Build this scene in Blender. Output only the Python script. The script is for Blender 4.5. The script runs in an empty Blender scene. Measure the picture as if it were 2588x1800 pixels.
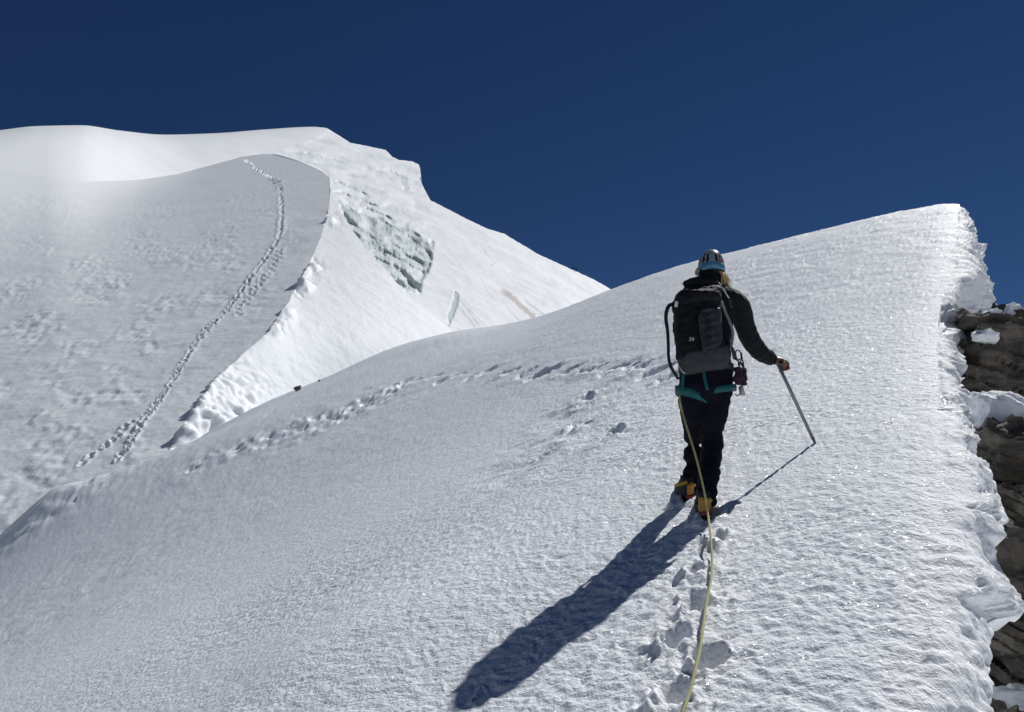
import bpy, bmesh, math, random
import numpy as np
from mathutils import Vector, Matrix

random.seed(7)
rng = np.random.default_rng(7)
scene = bpy.context.scene
COL = scene.collection

# ------------------------------------------------------------------ camera
W, H, F = 2588.0, 1800.0, 2112.0
PITCH = math.radians(12.0)
EYE = np.array([0.0, 0.0, 1.65])
cam_data = bpy.data.cameras.new("camera")
cam_data.sensor_fit = 'HORIZONTAL'
cam_data.sensor_width = 36.0
cam_data.lens = 36.0 * F / W
cam_data.clip_start = 0.05
cam_data.clip_end = 20000.0
cam = bpy.data.objects.new("camera", cam_data)
cam.location = EYE
cam.rotation_euler = (math.pi / 2 + PITCH, 0, 0)
COL.objects.link(cam)
scene.camera = cam

# ------------------------------------------------------------------ sky and sun
SUN = np.array([0.60, 0.69, 1.0]); SUN /= np.linalg.norm(SUN)
world = bpy.data.worlds.new("World")
scene.world = world
world.use_nodes = True
wn = world.node_tree
bg = wn.nodes["Background"]
sky = wn.nodes.new("ShaderNodeTexSky")
sky.sky_type = 'NISHITA'
sky.sun_disc = False
sky.sun_elevation = math.asin(SUN[2])
sky.sun_rotation = math.atan2(SUN[0], SUN[1])
sky.altitude = 4300.0
sky.air_density = 1.0
sky.dust_density = 0.0
sky.ozone_density = 1.5
tint = wn.nodes.new("ShaderNodeHueSaturation")
tint.inputs["Saturation"].default_value = 1.26
tint.inputs["Hue"].default_value = 0.51
tint.inputs["Value"].default_value = 0.62
wn.links.new(sky.outputs[0], tint.inputs["Color"])
wn.links.new(tint.outputs[0], bg.inputs["Color"])
bg.inputs["Strength"].default_value = 0.05

sun_data = bpy.data.lights.new("sun", 'SUN')
sun_data.energy = 4.15
sun_data.angle = math.radians(0.53)
sun_data.color = (1.0, 0.988, 0.965)
sun = bpy.data.objects.new("sun", sun_data)
sun.rotation_euler = Vector(SUN).to_track_quat('Z', 'Y').to_euler()
sun.location = (20, 5, 40)
COL.objects.link(sun)

vs = scene.view_settings
vs.view_transform = 'Standard'
vs.look = 'None'
vs.exposure = 0.0
vs.gamma = 1.0
vs.use_curve_mapping = False

# ------------------------------------------------------------------ survey helpers
CP, SP = math.cos(PITCH), math.sin(PITCH)
K = 2588.0 / 2296.0


def ray(u, v):
    u = np.asarray(u, float); v = np.asarray(v, float)
    x = (u - W / 2) / F
    up = (H / 2 - v) / F
    return np.stack([x + 0 * up, CP - SP * up + 0 * x, SP + CP * up + 0 * x], -1)


def at(u, v, d):
    """Point seen along a sight line at distance d (metres along the axis)."""
    return EYE + ray(u, v) * np.asarray(d, float)[..., None]


def aty(u, v, y):
    r = ray(u, v)
    return EYE + r * (np.asarray(y, float) / r[..., 1])[..., None]


# ------------------------------------------------------------------ noise
_perm = np.concatenate([rng.permutation(256)] * 3)
_g3 = rng.normal(size=(256, 3)); _g3 /= np.linalg.norm(_g3, axis=1)[:, None]


def perlin(p):
    p = np.asarray(p, float)
    i = np.floor(p).astype(np.int64)
    f = p - i
    i &= 255
    t = f * f * f * (f * (f * 6 - 15) + 10)
    out = 0
    for dx in (0, 1):
        wx = t[..., 0] if dx else 1 - t[..., 0]
        for dy in (0, 1):
            wy = t[..., 1] if dy else 1 - t[..., 1]
            for dz in (0, 1):
                wz = t[..., 2] if dz else 1 - t[..., 2]
                h = _perm[_perm[_perm[i[..., 0] + dx] + i[..., 1] + dy] + i[..., 2] + dz]
                g = _g3[h]
                out = out + wx * wy * wz * (g[..., 0] * (f[..., 0] - dx) + g[..., 1] * (f[..., 1] - dy) + g[..., 2] * (f[..., 2] - dz))
    return out * 1.6


def perlin2(x, y, s=0.0):
    return perlin(np.stack([x, y, np.full_like(x, s + 0.37)], -1))


def fbm(p, n=4, gain=0.5):
    a, o = 1.0, 0
    p = np.asarray(p, float)
    for k in range(n):
        o = o + a * perlin(p * 2.0 ** k + 17.3 * k)
        a *= gain
    return o


def sstep(a, b, x):
    t = np.clip((x - a) / (b - a), 0, 1)
    return t * t * (3 - 2 * t)


def poly_interp(pts, x, key=0):
    """Piecewise smooth interpolation of a table by its key column."""
    a = np.array(sorted(pts, key=lambda q: q[key]), float)
    o = [np.interp(x, a[:, key], a[:, k]) for k in range(a.shape[1]) if k != key]
    return o[0] if len(o) == 1 else o


def cubic_interp(xk, yk, x):
    """Monotone cubic (pchip-like) interpolation."""
    xk = np.asarray(xk, float); yk = np.asarray(yk, float)
    h = np.diff(xk); dl = np.diff(yk) / h
    m = np.zeros_like(yk)
    m[1:-1] = np.where(dl[:-1] * dl[1:] > 0, 2 * dl[:-1] * dl[1:] / (dl[:-1] + dl[1:] + 1e-12), 0)
    m[0], m[-1] = dl[0], dl[-1]
    x = np.asarray(x, float)
    i = np.clip(np.searchsorted(xk, x) - 1, 0, len(h) - 1)
    t = (x - xk[i]) / h[i]
    tt = np.clip(t, 0, 1)
    r = ((2 * tt ** 3 - 3 * tt ** 2 + 1) * yk[i] + (tt ** 3 - 2 * tt ** 2 + tt) * h[i] * m[i]
         + (-2 * tt ** 3 + 3 * tt ** 2) * yk[i + 1] + (tt ** 3 - tt ** 2) * h[i] * m[i + 1])
    return r + (t - tt) * h[i] * np.where(t > 1, m[i + 1], m[i])


class TPS:
    def __init__(self, xy, z, lam=0.0):
        self.c = np.asarray(xy, float)
        n = len(self.c)
        A = np.zeros((n + 3, n + 3))
        A[:n, :n] = self.k(self.c, self.c) + lam * np.eye(n)
        A[:n, n] = 1; A[:n, n + 1:] = self.c
        A[n, :n] = 1; A[n + 1:, :n] = self.c.T
        self.w = np.linalg.solve(A, np.concatenate([z, [0, 0, 0]]))

    @staticmethod
    def k(a, b):
        r2 = (a[:, None, 0] - b[None, :, 0]) ** 2 + (a[:, None, 1] - b[None, :, 1]) ** 2
        return 0.5 * r2 * np.log(r2 + 1e-9)

    def __call__(self, x, y):
        s = np.shape(x)
        x = np.ravel(x); y = np.ravel(y)
        o = self.w[-3] + self.w[-2] * x + self.w[-1] * y
        for c, w in zip(self.c, self.w):
            r2 = (x - c[0]) ** 2 + (y - c[1]) ** 2
            o = o + w * 0.5 * r2 * np.log(r2 + 1e-9)
        return o.reshape(s)


# ------------------------------------------------------------------ object helpers
def tag(o, label=None, cat=None, group=None, kind=None):
    if label: o["label"] = label
    if cat: o["category"] = cat
    if group: o["group"] = group
    if kind: o["kind"] = kind
    return o


def link(name, me, mats=(), parent=None):
    o = bpy.data.objects.new(name, me)
    COL.objects.link(o)
    for m in (mats if isinstance(mats, (list, tuple)) else [mats]):
        me.materials.append(m)
    if parent is not None:
        o.parent = parent
    return o


def empty(name, loc):
    o = bpy.data.objects.new(name, None)
    o.empty_display_size = 0.2
    o.location = loc
    COL.objects.link(o)
    return o


def grid_mesh(name, P, keep=None, attrs=None, flip=False):
    nr, nc = P.shape[:2]
    me = bpy.data.meshes.new(name)
    me.vertices.add(nr * nc)
    me.vertices.foreach_set("co", P.reshape(-1).astype(np.float32))
    idx = np.arange(nr * nc).reshape(nr, nc)
    a, b, c, d = idx[:-1, :-1], idx[:-1, 1:], idx[1:, 1:], idx[1:, :-1]
    q = np.stack([a, d, c, b] if flip else [a, b, c, d], -1).reshape(-1, 4)
    if keep is not None:
        q = q[keep.reshape(-1)]
    me.loops.add(q.size)
    me.loops.foreach_set("vertex_index", q.reshape(-1).astype(np.int32))
    me.polygons.add(len(q))
    me.polygons.foreach_set("loop_start", (np.arange(len(q)) * 4).astype(np.int32))
    me.polygons.foreach_set("use_smooth", np.ones(len(q), bool))
    me.update(calc_edges=True)
    for k, val in (attrs or {}).items():
        at_ = me.attributes.new(k, 'FLOAT', 'POINT')
        at_.data.foreach_set("value", val.reshape(-1).astype(np.float32))
    return me


def grid_normals(P):
    du = np.gradient(P, axis=1); dv = np.gradient(P, axis=0)
    n = np.cross(du, dv)
    n /= np.linalg.norm(n, axis=-1)[..., None] + 1e-12
    s = np.sign(np.sum(n * (EYE - P), -1))      # face the side that is seen
    return n * np.where(s == 0, 1, s)[..., None]


# ------------------------------------------------------------------ materials
def new_mat(name):
    m = bpy.data.materials.new(name)
    m.use_nodes = True
    nt = m.node_tree
    return m, nt, nt.nodes["Principled BSDF"]


def node(nt, t, **kw):
    n = nt.nodes.new(t)
    for k, v in kw.items():
        if k in n.inputs:
            n.inputs[k].default_value = v
        else:
            setattr(n, k, v)
    return n


def snow_mat(name, base, scales, strength, dist, sparkle=0.0, sp_scale=60.0):
    m, nt, b = new_mat(name)
    L = nt.links.new
    tc = node(nt, "ShaderNodeNewGeometry")
    n1 = node(nt, "ShaderNodeTexNoise", Scale=scales[0], Detail=5.0, Roughness=0.6)
    L(tc.outputs["Position"], n1.inputs["Vector"])
    bp = node(nt, "ShaderNodeBump", Strength=strength, Distance=dist)
    L(n1.outputs["Fac"], bp.inputs["Height"])
    if sparkle:      # coarser wind texture, seen on the far flank
        n3 = node(nt, "ShaderNodeTexNoise", Scale=9.0, Detail=4.0, Roughness=0.6)
        L(tc.outputs["Position"], n3.inputs["Vector"])
        bp3 = node(nt, "ShaderNodeBump", Strength=0.45, Distance=0.05)
        L(n3.outputs["Fac"], bp3.inputs["Height"]); L(bp3.outputs[0], bp.inputs["Normal"])
    L(bp.outputs[0], b.inputs["Normal"])
    # faint tint variation of the pack: old grains a little greyer
    n2 = node(nt, "ShaderNodeTexNoise", Scale=scales[1], Detail=4.0)
    L(tc.outputs["Position"], n2.inputs["Vector"])
    cr = node(nt, "ShaderNodeValToRGB")
    cr.color_ramp.elements[0].position = 0.3
    cr.color_ramp.elements[0].color = (base[0] * .955, base[1] * .96, base[2] * .965, 1)
    cr.color_ramp.elements[1].position = 0.75
    cr.color_ramp.elements[1].color = (*base, 1)
    L(n2.outputs["Fac"], cr.inputs["Fac"])
    col = cr.outputs["Color"]
    for attr, c in (("ice", (0.50, 0.575, 0.575)), ("dirt", (0.52, 0.47, 0.44)), ("fresh_sunlit", (0.95, 0.962, 0.975))):  # last mix: white of broken debris, and sunlight painted onto the lip
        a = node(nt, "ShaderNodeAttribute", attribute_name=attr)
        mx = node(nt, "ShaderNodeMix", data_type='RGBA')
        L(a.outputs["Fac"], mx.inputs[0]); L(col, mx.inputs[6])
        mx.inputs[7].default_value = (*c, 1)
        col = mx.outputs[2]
    L(col, b.inputs["Base Color"])
    b.inputs["Roughness"].default_value = 0.62
    b.inputs["Specular IOR Level"].default_value = 0.06
    if sparkle:
        vo = node(nt, "ShaderNodeTexVoronoi", Scale=sp_scale)
        L(tc.outputs["Position"], vo.inputs["Vector"])
        sub = node(nt, "ShaderNodeVectorMath", operation='SUBTRACT')
        L(vo.outputs["Color"], sub.inputs[0]); sub.inputs[1].default_value = (.5, .5, .5)
        mul = node(nt, "ShaderNodeVectorMath", operation='SCALE'); mul.inputs["Scale"].default_value = 1.7
        L(sub.outputs[0], mul.inputs[0])
        add = node(nt, "ShaderNodeVectorMath", operation='ADD')
        L(mul.outputs[0], add.inputs[0]); L(tc.outputs["Normal"], add.inputs[1])
        nrm = node(nt, "ShaderNodeVectorMath", operation='NORMALIZE')
        L(add.outputs[0], nrm.inputs[0])
        L(nrm.outputs[0], b.inputs["Coat Normal"])
        b.inputs["Coat Weight"].default_value = sparkle
        b.inputs["Coat Roughness"].default_value = 0.09
        b.inputs["Coat IOR"].default_value = 1.31
    return m


def plain(name, c, rough=0.7, spec=0.3, metal=0.0, bump=None, var=0.0, vscale=30.0):
    m, nt, b = new_mat(name)
    L = nt.links.new
    b.inputs["Base Color"].default_value = (*c, 1)
    b.inputs["Roughness"].default_value = rough
    b.inputs["Specular IOR Level"].default_value = spec
    b.inputs["Metallic"].default_value = metal
    g = node(nt, "ShaderNodeTexCoord")
    if bump:
        n = node(nt, "ShaderNodeTexNoise", Scale=bump[0], Detail=4.0)
        L(g.outputs["Object"], n.inputs["Vector"])
        bp = node(nt, "ShaderNodeBump", Strength=bump[1], Distance=bump[2])
        L(n.outputs["Fac"], bp.inputs["Height"]); L(bp.outputs[0], b.inputs["Normal"])
    if var:
        n = node(nt, "ShaderNodeTexNoise", Scale=vscale, Detail=5.0)
        L(g.outputs["Object"], n.inputs["Vector"])
        cr = node(nt, "ShaderNodeValToRGB")
        cr.color_ramp.elements[0].position = .3; cr.color_ramp.elements[1].position = .7
        cr.color_ramp.elements[0].color = (*[x * (1 - var) for x in c], 1)
        cr.color_ramp.elements[1].color = (*[min(1, x * (1 + var)) for x in c], 1)
        L(n.outputs["Fac"], cr.inputs["Fac"]); L(cr.outputs[0], b.inputs["Base Color"])
    return m


def rock_mat():
    m, nt, b = new_mat("rock")
    L = nt.links.new
    g = node(nt, "ShaderNodeNewGeometry")
    mp = node(nt, "ShaderNodeMapping"); mp.inputs["Rotation"].default_value = (0.5, 0.35, 0.2)
    mp.inputs["Scale"].default_value = (1.0, 1.0, 4.0)
    L(g.outputs["Position"], mp.inputs["Vector"])
    n1 = node(nt, "ShaderNodeTexNoise", Scale=2.2, Detail=9.0, Roughness=0.65)
    L(mp.outputs[0], n1.inputs["Vector"])
    cr = node(nt, "ShaderNodeValToRGB")
    e = cr.color_ramp.elements
    e[0].position = .30; e[0].color = (.05, .046, .043, 1)
    e[1].position = .72; e[1].color = (.32, .275, .22, 1)
    e.new(.48).color = (.15, .135, .118, 1)
    L(n1.outputs["Fac"], cr.inputs["Fac"])
    n2 = node(nt, "ShaderNodeTexNoise", Scale=14.0, Detail=7.0, Roughness=0.7)
    L(mp.outputs[0], n2.inputs["Vector"])
    mx = node(nt, "ShaderNodeMix", data_type='RGBA', blend_type='MULTIPLY'); mx.inputs[0].default_value = .7
    cr2 = node(nt, "ShaderNodeValToRGB")
    cr2.color_ramp.elements[0].position = .3; cr2.color_ramp.elements[0].color = (.5, .5, .5, 1)
    cr2.color_ramp.elements[1].position = .65; cr2.color_ramp.elements[1].color = (1, 1, 1, 1)
    L(n2.outputs["Fac"], cr2.inputs["Fac"])
    L(cr.outputs[0], mx.inputs[6]); L(cr2.outputs[0], mx.inputs[7])
    L(mx.outputs[2], b.inputs["Base Color"])
    ad = node(nt, "ShaderNodeMath", operation='ADD')
    L(n1.outputs["Fac"], ad.inputs[0]); L(n2.outputs["Fac"], ad.inputs[1])
    bp = node(nt, "ShaderNodeBump", Strength=0.9, Distance=0.04)
    L(ad.outputs[0], bp.inputs["Height"]); L(bp.outputs[0], b.inputs["Normal"])
    b.inputs["Roughness"].default_value = 0.85
    b.inputs["Specular IOR Level"].default_value = 0.2
    return m


M_near = snow_mat("snow_near", (.865, .90, .935), (38.0, 1.3), 0.75, 0.020, sparkle=0.07, sp_scale=230.0)
M_far = snow_mat("snow_far", (.89, .91, .93), (1.6, 0.06), 0.25, 0.25)
M_lump = snow_mat("snow_lump", (.88, .90, .93), (40.0, 2.0), 0.4, 0.015)
M_rock = rock_mat()

# ================================================================== NEAR SNOW SLOPE
PA, PB = 0.30, 0.2715          # general tilt of the slope


def plane_z(x, y):
    return PA * x + PB * y


skyline = [  # u, v in survey units, distance
    (-420, 1560, 24), (-200, 1385, 28), (0, 1205, 32), (60, 1150, 33), (120, 1097, 34), (200, 1084, 36), (285, 1062, 38),
    (370, 1027, 39), (480, 962, 40), (600, 901, 40), (720, 851, 40), (850, 792, 39), (1000, 747, 37), (1100, 733, 36), (1200, 711, 34),
    (1370, 649, 31), (1500, 602, 29), (1700, 551, 26.5), (1900, 501, 24), (2000, 478, 23), (2100, 461, 22), (2152, 453, 21.5),
    (2230, 450, 21)]
cx, cz = [], []
for (u, v, d) in skyline:
    for f, lift in ((0.90, 0.0050), (1.0, 0.0), (1.12, 0.0060), (1.3, 0.035)):
        p = at(u * K, v * K, d * f)
        cx.append(p[:2]); cz.append(p[2] - d * lift)
for (x, y) in ((0, 0), (-1.5, 0), (1.5, 0), (0, 2), (-2, 2), (1.8, 2.6), (1.16, 5.09), (0, 4), (-1.2, 5), (2.4, 4.6), (1, 8),
               (3.4, 6.5), (2.2, 6.05), (4.5, 9.5), (0.6, -2), (-2, -2), (2.2, 11)):
    cx.append((x, y)); cz.append(plane_z(x, y) + (0.0 if x > -1.4 else -0.06))
for (u, v, d) in ((0, 1800, 8.6), (500, 1800, 4.9), (300, 1560, 12.0), (0, 1540, 19)):
    p = at(u, v, d); cx.append(p[:2]); cz.append(p[2])
base = TPS(np.array(cx), np.array(cz), lam=0.02)


def hit(u, v, lo=1.6, hi=60.0):
    d = np.geomspace(lo, hi, 1500)
    p = EYE + ray(u, v)[None] * d[:, None]
    below = p[:, 2] < base(p[:, 0], p[:, 1])
    k = int(np.argmax(below)) if below.any() else len(d) - 1
    a, b = d[max(k - 1, 0)], d[k]
    for _ in range(20):
        m = 0.5 * (a + b)
        q = EYE + ray(u, v) * m
        if q[2] < base(np.array([q[0]]), np.array([q[1]]))[0]: b = m
        else: a = m
    return EYE + ray(u, v) * b, b


crest_px = [(2152, 459), (2142, 500), (2128, 560), (2112, 640), (2100, 720), (2098, 800), (2105, 900), (2105, 1000), (2098, 1100),
            (2080, 1250), (2050, 1400), (2000, 1597), (1950, 1800)]
cr_r, cr_az, cr_v, cr_u, cr_d = [], [], [], [], []
for (u, v) in crest_px:
    p, d = hit(u * K, v * K)
    cr_r.append(math.hypot(p[0], p[1])); cr_az.append(math.atan2(p[0], p[1])); cr_v.append(v * K); cr_u.append(u * K); cr_d.append(d)
cr_r = np.array(cr_r); o_ = np.argsort(cr_r)
cr_r = cr_r[o_]; cr_az = np.array(cr_az)[o_]; cr_v = np.array(cr_v)[o_]; cr_d = np.array(cr_d)[o_]
print("crest r", np.round(cr_r, 2), "v", np.round(cr_v), "d", np.round(cr_d, 2))

w_rows = np.concatenate([np.arange(1 / 1.9, .14, -.0010), np.arange(.14, .019, -.00036)])
R = 1 / w_rows
nr = len(R)
az_right = np.interp(R, cr_r, cr_az)
az_l0 = math.radians(-33.5)
fr = np.concatenate([np.linspace(-0.42, 0, 50, endpoint=False), np.linspace(0, 1, 740)])
AZ = az_l0 + (az_right[:, None] - az_l0) * fr[None, :]
X = R[:, None] * np.sin(AZ); Y = R[:, None] * np.cos(AZ)
Z = base(X, Y)

ROLL = .45
arc = (az_right[:, None] - AZ) * R[:, None]
Z -= .5 * .25 * ROLL * np.clip(1 - arc / ROLL, 0, 1) ** 2
Z -= .5 * .10 * 1.7 * np.clip(1 - arc / 1.7, 0, 1) ** 2 * (1 - .85 * sstep(7, 16, R))[:, None]

def catmull_(p, t):
    i = int(min(t, len(p) - 2)); return p[i] + (p[i + 1] - p[i]) * (t - i)


# ---- footprints: (point, heading, half length, half width, depth)
holes = []


def add_hole(u, v, L, Wd, D, head=0.25):
    p, d = hit(u, v)
    holes.append((p[0], p[1], head, L, Wd, D))


for (u, v, L, Wd, D) in ((1815, 1362, .095, .050, .085), (1760, 1440, .085, .050, .07), (1762, 1518, .095, .070, .10), (1701, 1606, .085, .070, .10),
                         (1790, 1650, .095, .070, .11), (1703, 1745, .080, .058, .085), (1797, 1303, .14, .065, .07), (1742, 1262, .14, .055, .05),
                         (1752, 1850, .085, .06, .08), (1650, 1880, .085, .06, .08)):
    add_hole(u, v, L, Wd, D)
for (u, v) in ((1018, 968), (1050, 962), (1092, 955), (1108, 965), (1160, 948), (1185, 956), (1228, 939), (1262, 945), (1286, 940), (1330, 942),
               (1352, 952), (1392, 937), (1420, 944), (1446, 934), (1478, 939), (1508, 931), (1540, 934), (1572, 922), (1604, 922), (1600, 938),
               (1630, 920), (1648, 940), (1672, 932), (1694, 955), (1702, 944)):
    add_hole(u, v, .20 + .08 * random.random(), .10 + .04 * random.random(), .15, head=1.2)

old = [(1018, 968), (985, 985), (940, 1000), (880, 1030), (830, 1052), (780, 1070), (720, 1092), (650, 1115), (590, 1135), (520, 1162), (470, 1185)]
oldp = np.array(old, float)
for k in range(64):                            # pits of the older, blown-in track
    t = random.random() * (len(old) - 1)
    u, v = catmull_(oldp, t)
    add_hole(u + random.gauss(0, 10), v + random.gauss(0, 7), .10 + .22 * random.random(), .06 + .07 * random.random(), .06 + .10 * random.random(), head=1.1 + random.gauss(0, .25))
for (u, v) in ((880, 1040), (860, 1046), (905, 1036), (835, 1060), (925, 1028), (870, 1058), (690, 1100), (700, 1095), (1475, 1012), (1490, 1020), (1460, 1078), (1478, 1070), (1380, 1150), (1400, 1140), (1555, 1095), (160, 1262), (135, 1228), (150, 1245), (180, 1270)):
    add_hole(u, v, .12 + .18 * random.random(), .07 + .06 * random.random(), .10 + .06 * random.random(), head=1.1 + random.gauss(0, .3))
rough = np.zeros_like(X)                     # disturbed, trodden snow
for (x0, y0, hd, L, Wd, D) in holes:
    near = y0 < 7
    r0 = math.hypot(x0, y0); a0 = math.atan2(x0, y0); m_ = max(L * 3.2, .45)
    j0, j1 = np.searchsorted(R, r0 - m_), np.searchsorted(R, r0 + m_)
    i0 = max(int(np.searchsorted(AZ[min(j0, nr - 1)], a0 - m_ / r0)) - 25, 0); i1 = int(np.searchsorted(AZ[min(j1, nr - 1)], a0 + m_ / r0)) + 25
    S_ = (slice(j0, j1), slice(i0, i1))
    dx, dy = X[S_] - x0, Y[S_] - y0
    if dx.size == 0: continue
    s = dx * math.sin(hd) + dy * math.cos(hd)
    t = dx * math.cos(hd) - dy * math.sin(hd)
    sc_ = 1 / max(L, .05)
    wob = 1 + .30 * perlin2(dx * sc_ * .9 + x0 * 3, dy * sc_ * .9 + y0, 2.0) + .22 * perlin2(dx * sc_ * 2.6 + x0, dy * sc_ * 2.6, 5.0)
    rho = np.sqrt((s / L) ** 2 + (t / Wd) ** 2) / wob
    pit = (1 - sstep(.25 if near else .45, 1.12, rho)) * (1 + .35 * np.clip(s / L, -1, 1))
    Z[S_] -= D * pit
    Z[S_] += pit * .012 * perlin2(dx * 30, dy * 30, 7.0) * (1 if near else 0)
    k = 1.0 if near else 1.4
    Z[S_] += .010 * k * np.exp(-((rho - 1.28) / .28) ** 2) * (1 + .8 * perlin2(dx * 22 + x0, dy * 22, 3.0))
    rough[S_] = np.maximum(rough[S_], .8 * np.exp(-((s / (L * 1.9)) ** 2 + (t / (Wd * 2.4)) ** 2)))
    if near:   # loose snow kicked out downhill, to the left
        rough[S_] = np.maximum(rough[S_], 1.15 * np.exp(-(((dx + .095) / .075) ** 2 + ((dy + .075) / .08) ** 2)))
# broken, wind-scoured patches farther along the old track
for (u, v, ru, rv, amt) in ((980, 985, .9, .5, .8), (900, 1040, 1.4, .5, 1.0), (850, 1055, 1.5, .6, 1.0), (790, 1075, 1.3, .5, .9), (690, 1095, 1.3, .5, .9),
                            (600, 1130, 2.0, .7, .7), (520, 1160, 2, .7, .6), (1475, 1020, .9, .5, .5), (1440, 1080, .9, .5, .6), (1390, 1140, .8, .5, .5),
                            (1500, 1110, .8, .5, .5), (1340, 1190, .8, .4, .35), (160, 1260, 2.6, 1.4, 1.0), (130, 1225, 1.5, 1.0, 1.0), (60, 1320, 3, 1, .5),
                            (240, 1230, 3, 1, .6), (330, 1420, 1.2, .7, .3)):
    p, d = hit(u, v)
    q = ((X - p[0]) / ru) ** 2 + ((Y - p[1]) / (rv * 2.2)) ** 2
    rough = np.maximum(rough, amt * np.exp(-q) * .8)

wx = .06 * perlin2(X * 5, Y * 5, 9); wy = .06 * perlin2(X * 5, Y * 5, 4)
Xs, Ys = (X + wx) * .72 + .25 * Y, (Y + wy)
fine = np.abs(perlin2(Xs / .056, Ys / .056, 1)) * -1.0 + .35
fine2 = perlin2(Xs / .027, Ys / .027, 5)
mid = perlin2(Xs / .16, Ys / .16, 2)
big = perlin2(X / .55, Y / .55, 3)
amp = .72 + .45 * perlin2(X / 1.6, Y / 1.6, 8) + .25 * perlin2(X / 5, Y / 5, 11)
side = sstep(-6.0, 1.0, X - .25 * (Y - 4))   # the wind-packed left flank is smoother
amp = np.clip(amp, .25, 1.4) * (.55 + .45 * side)
Z += amp * (.025 * fine + .0080 * fine2 + .006 * mid) + .006 * big + .03 * perlin2(X / 2.3, Y / 2.3, 6) * sstep(3, 9, R)[:, None]
farb = sstep(9, 20, R)[:, None]
Z += farb * amp * (.030 * perlin2(Xs / .30, Ys / .5, 21) + .020 * perlin2(Xs / .13, Ys / .26, 23))
clod = np.maximum(0, perlin2(X / .075, Y / .075, 31)) * .060 + np.maximum(0, perlin2(X / .036, Y / .036, 33)) * .028 + .01
clod_far = perlin2(X / .45, Y / .45, 35) * .13 + perlin2(X / .2, Y / .2, 36) * .07
Z += rough * np.where(Y < 7, clod, clod_far)
near_P = np.stack([X, Y, Z], -1)

# ---- right-hand side: rolled crest and broken wall down to the rocks
outline = [  # u, v, distance factor against the crest
    (2425, 505, 1.0), (2425, 518, 1.0), (2433, 527, 1.0), (2441, 556, 1.02), (2459, 565, 1.03), (2462, 591, 1.05), (2463, 620, 1.07), (2482, 627, 1.08),
    (2482, 672, 1.10), (2493, 706, 1.13), (2507, 735, 1.18), (2510, 775, 1.24), (2500, 788, 1.22), (2470, 803, 1.16), (2445, 822, 1.09),
    (2433, 846, 1.06), (2424, 890, 1.05), (2427, 948, 1.05), (2429, 995, 1.06), (2446, 1038, 1.07), (2461, 1076, 1.08), (2463, 1110, 1.08),
    (2465, 1152, 1.08), (2495, 1214, 1.11), (2522, 1231, 1.15), (2531, 1275, 1.18), (2552, 1322, 1.22), (2512, 1332, 1.11), (2509, 1350, 1.1),
    (2498, 1380, 1.1), (2513, 1402, 1.12), (2531, 1442, 1.15), (2561, 1486, 1.2), (2574, 1508, 1.22), (2585, 1543, 1.25), (2565, 1560, 1.2),
    (2503, 1568, 1.11), (2498, 1580, 1.1), (2500, 1670, 1.1), (2496, 1800, 1.1), (2490, 2300, 1.1)]
oa = np.array(outline)
row_v = np.interp(R, cr_r, cr_v)
row_d = np.interp(R, cr_r, cr_d)
past = R > cr_r[-1]
ou = np.interp(row_v, oa[:, 1], oa[:, 0]) + (7 * perlin2(row_v / 31, row_v * 0, 3) + 4 * perlin2(row_v / 11, row_v * 0, 5)) * sstep(560, 640, row_v) * (1 - np.exp(-((row_v - 795) / 35) ** 2)); of = np.interp(row_v, oa[:, 1], oa[:, 2])
crest = near_P[:, -1]
# pixel u of crest points
rel = crest - EYE
dep = rel[:, 1] * CP + rel[:, 2] * SP
cu = W / 2 + F * rel[:, 0] / dep
cv = H / 2 - F * (-rel[:, 1] * SP + rel[:, 2] * CP) / dep
nq = 84
q = np.linspace(0, 1, nq + 1)[1:]
ker = np.ones(81) / 81
drop = np.convolve(np.pad(np.clip(.95 * (ou - cu), 0, 150), 40, mode='edge'), ker, mode='valid')
row_vo = np.maximum.accumulate(row_v[::-1] + drop[::-1])[::-1]
wig = (7 * perlin2(row_vo / 31, row_vo * 0, 3) + 4 * perlin2(row_vo / 11, row_vo * 0, 5)) * sstep(560, 640, row_vo) * (1 - np.exp(-((row_vo - 795) / 35) ** 2))
ou = np.interp(row_vo, oa[:, 1], oa[:, 0]) + wig; of = 1 + (np.interp(row_vo, oa[:, 1], oa[:, 2]) - 1) * .45
outer = at(ou, row_vo, dep * of)
T0 = near_P[:, -1] - near_P[:, -14]
ker = np.ones(61) / 61
T0 = np.stack([np.convolve(np.pad(T0[:, k] / np.linalg.norm(T0, axis=1), 30, mode='edge'), ker, mode='valid') for k in range(3)], -1)
span = np.linalg.norm(outer - crest, axis=1)[:, None]
m0 = T0 * span; m1 = (outer - crest) + span * np.array([.15, .10, -.45])
qq = q[None, :, None]
wall = ((2 * qq ** 3 - 3 * qq ** 2 + 1) * crest[:, None] + (qq ** 3 - 2 * qq ** 2 + qq) * m0[:, None]
        + (-2 * qq ** 3 + 3 * qq ** 2) * outer[:, None] + (qq ** 3 - qq ** 2) * m1[:, None])
back1 = at(ou - 5, row_vo + 3, dep * of + .12)[:, None]
back2 = at(ou - 40 * np.minimum(1, 6 / dep), row_vo + 30, dep * of + .5)[:, None]
wall = np.concatenate([wall, back1, back2], 1)
jl = int(np.where(~past)[0][-1])
for n_past, j in enumerate(np.where(past)[0]):               # behind the summit of the lip
    b_ = min(1.0, n_past / 5.0)
    t = (np.arange(wall.shape[1]) + 1)[:, None] / wall.shape[1]
    wall[j] = crest[j] + (wall[jl] - crest[jl]) * (1 - b_) + b_ * np.array([-.15, .15, -1.2]) * t
wn_ = grid_normals(np.concatenate([near_P[:, -3:], wall], 1))[:, 3:]
qf = np.concatenate([q, [1, 1]])[None]
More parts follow.
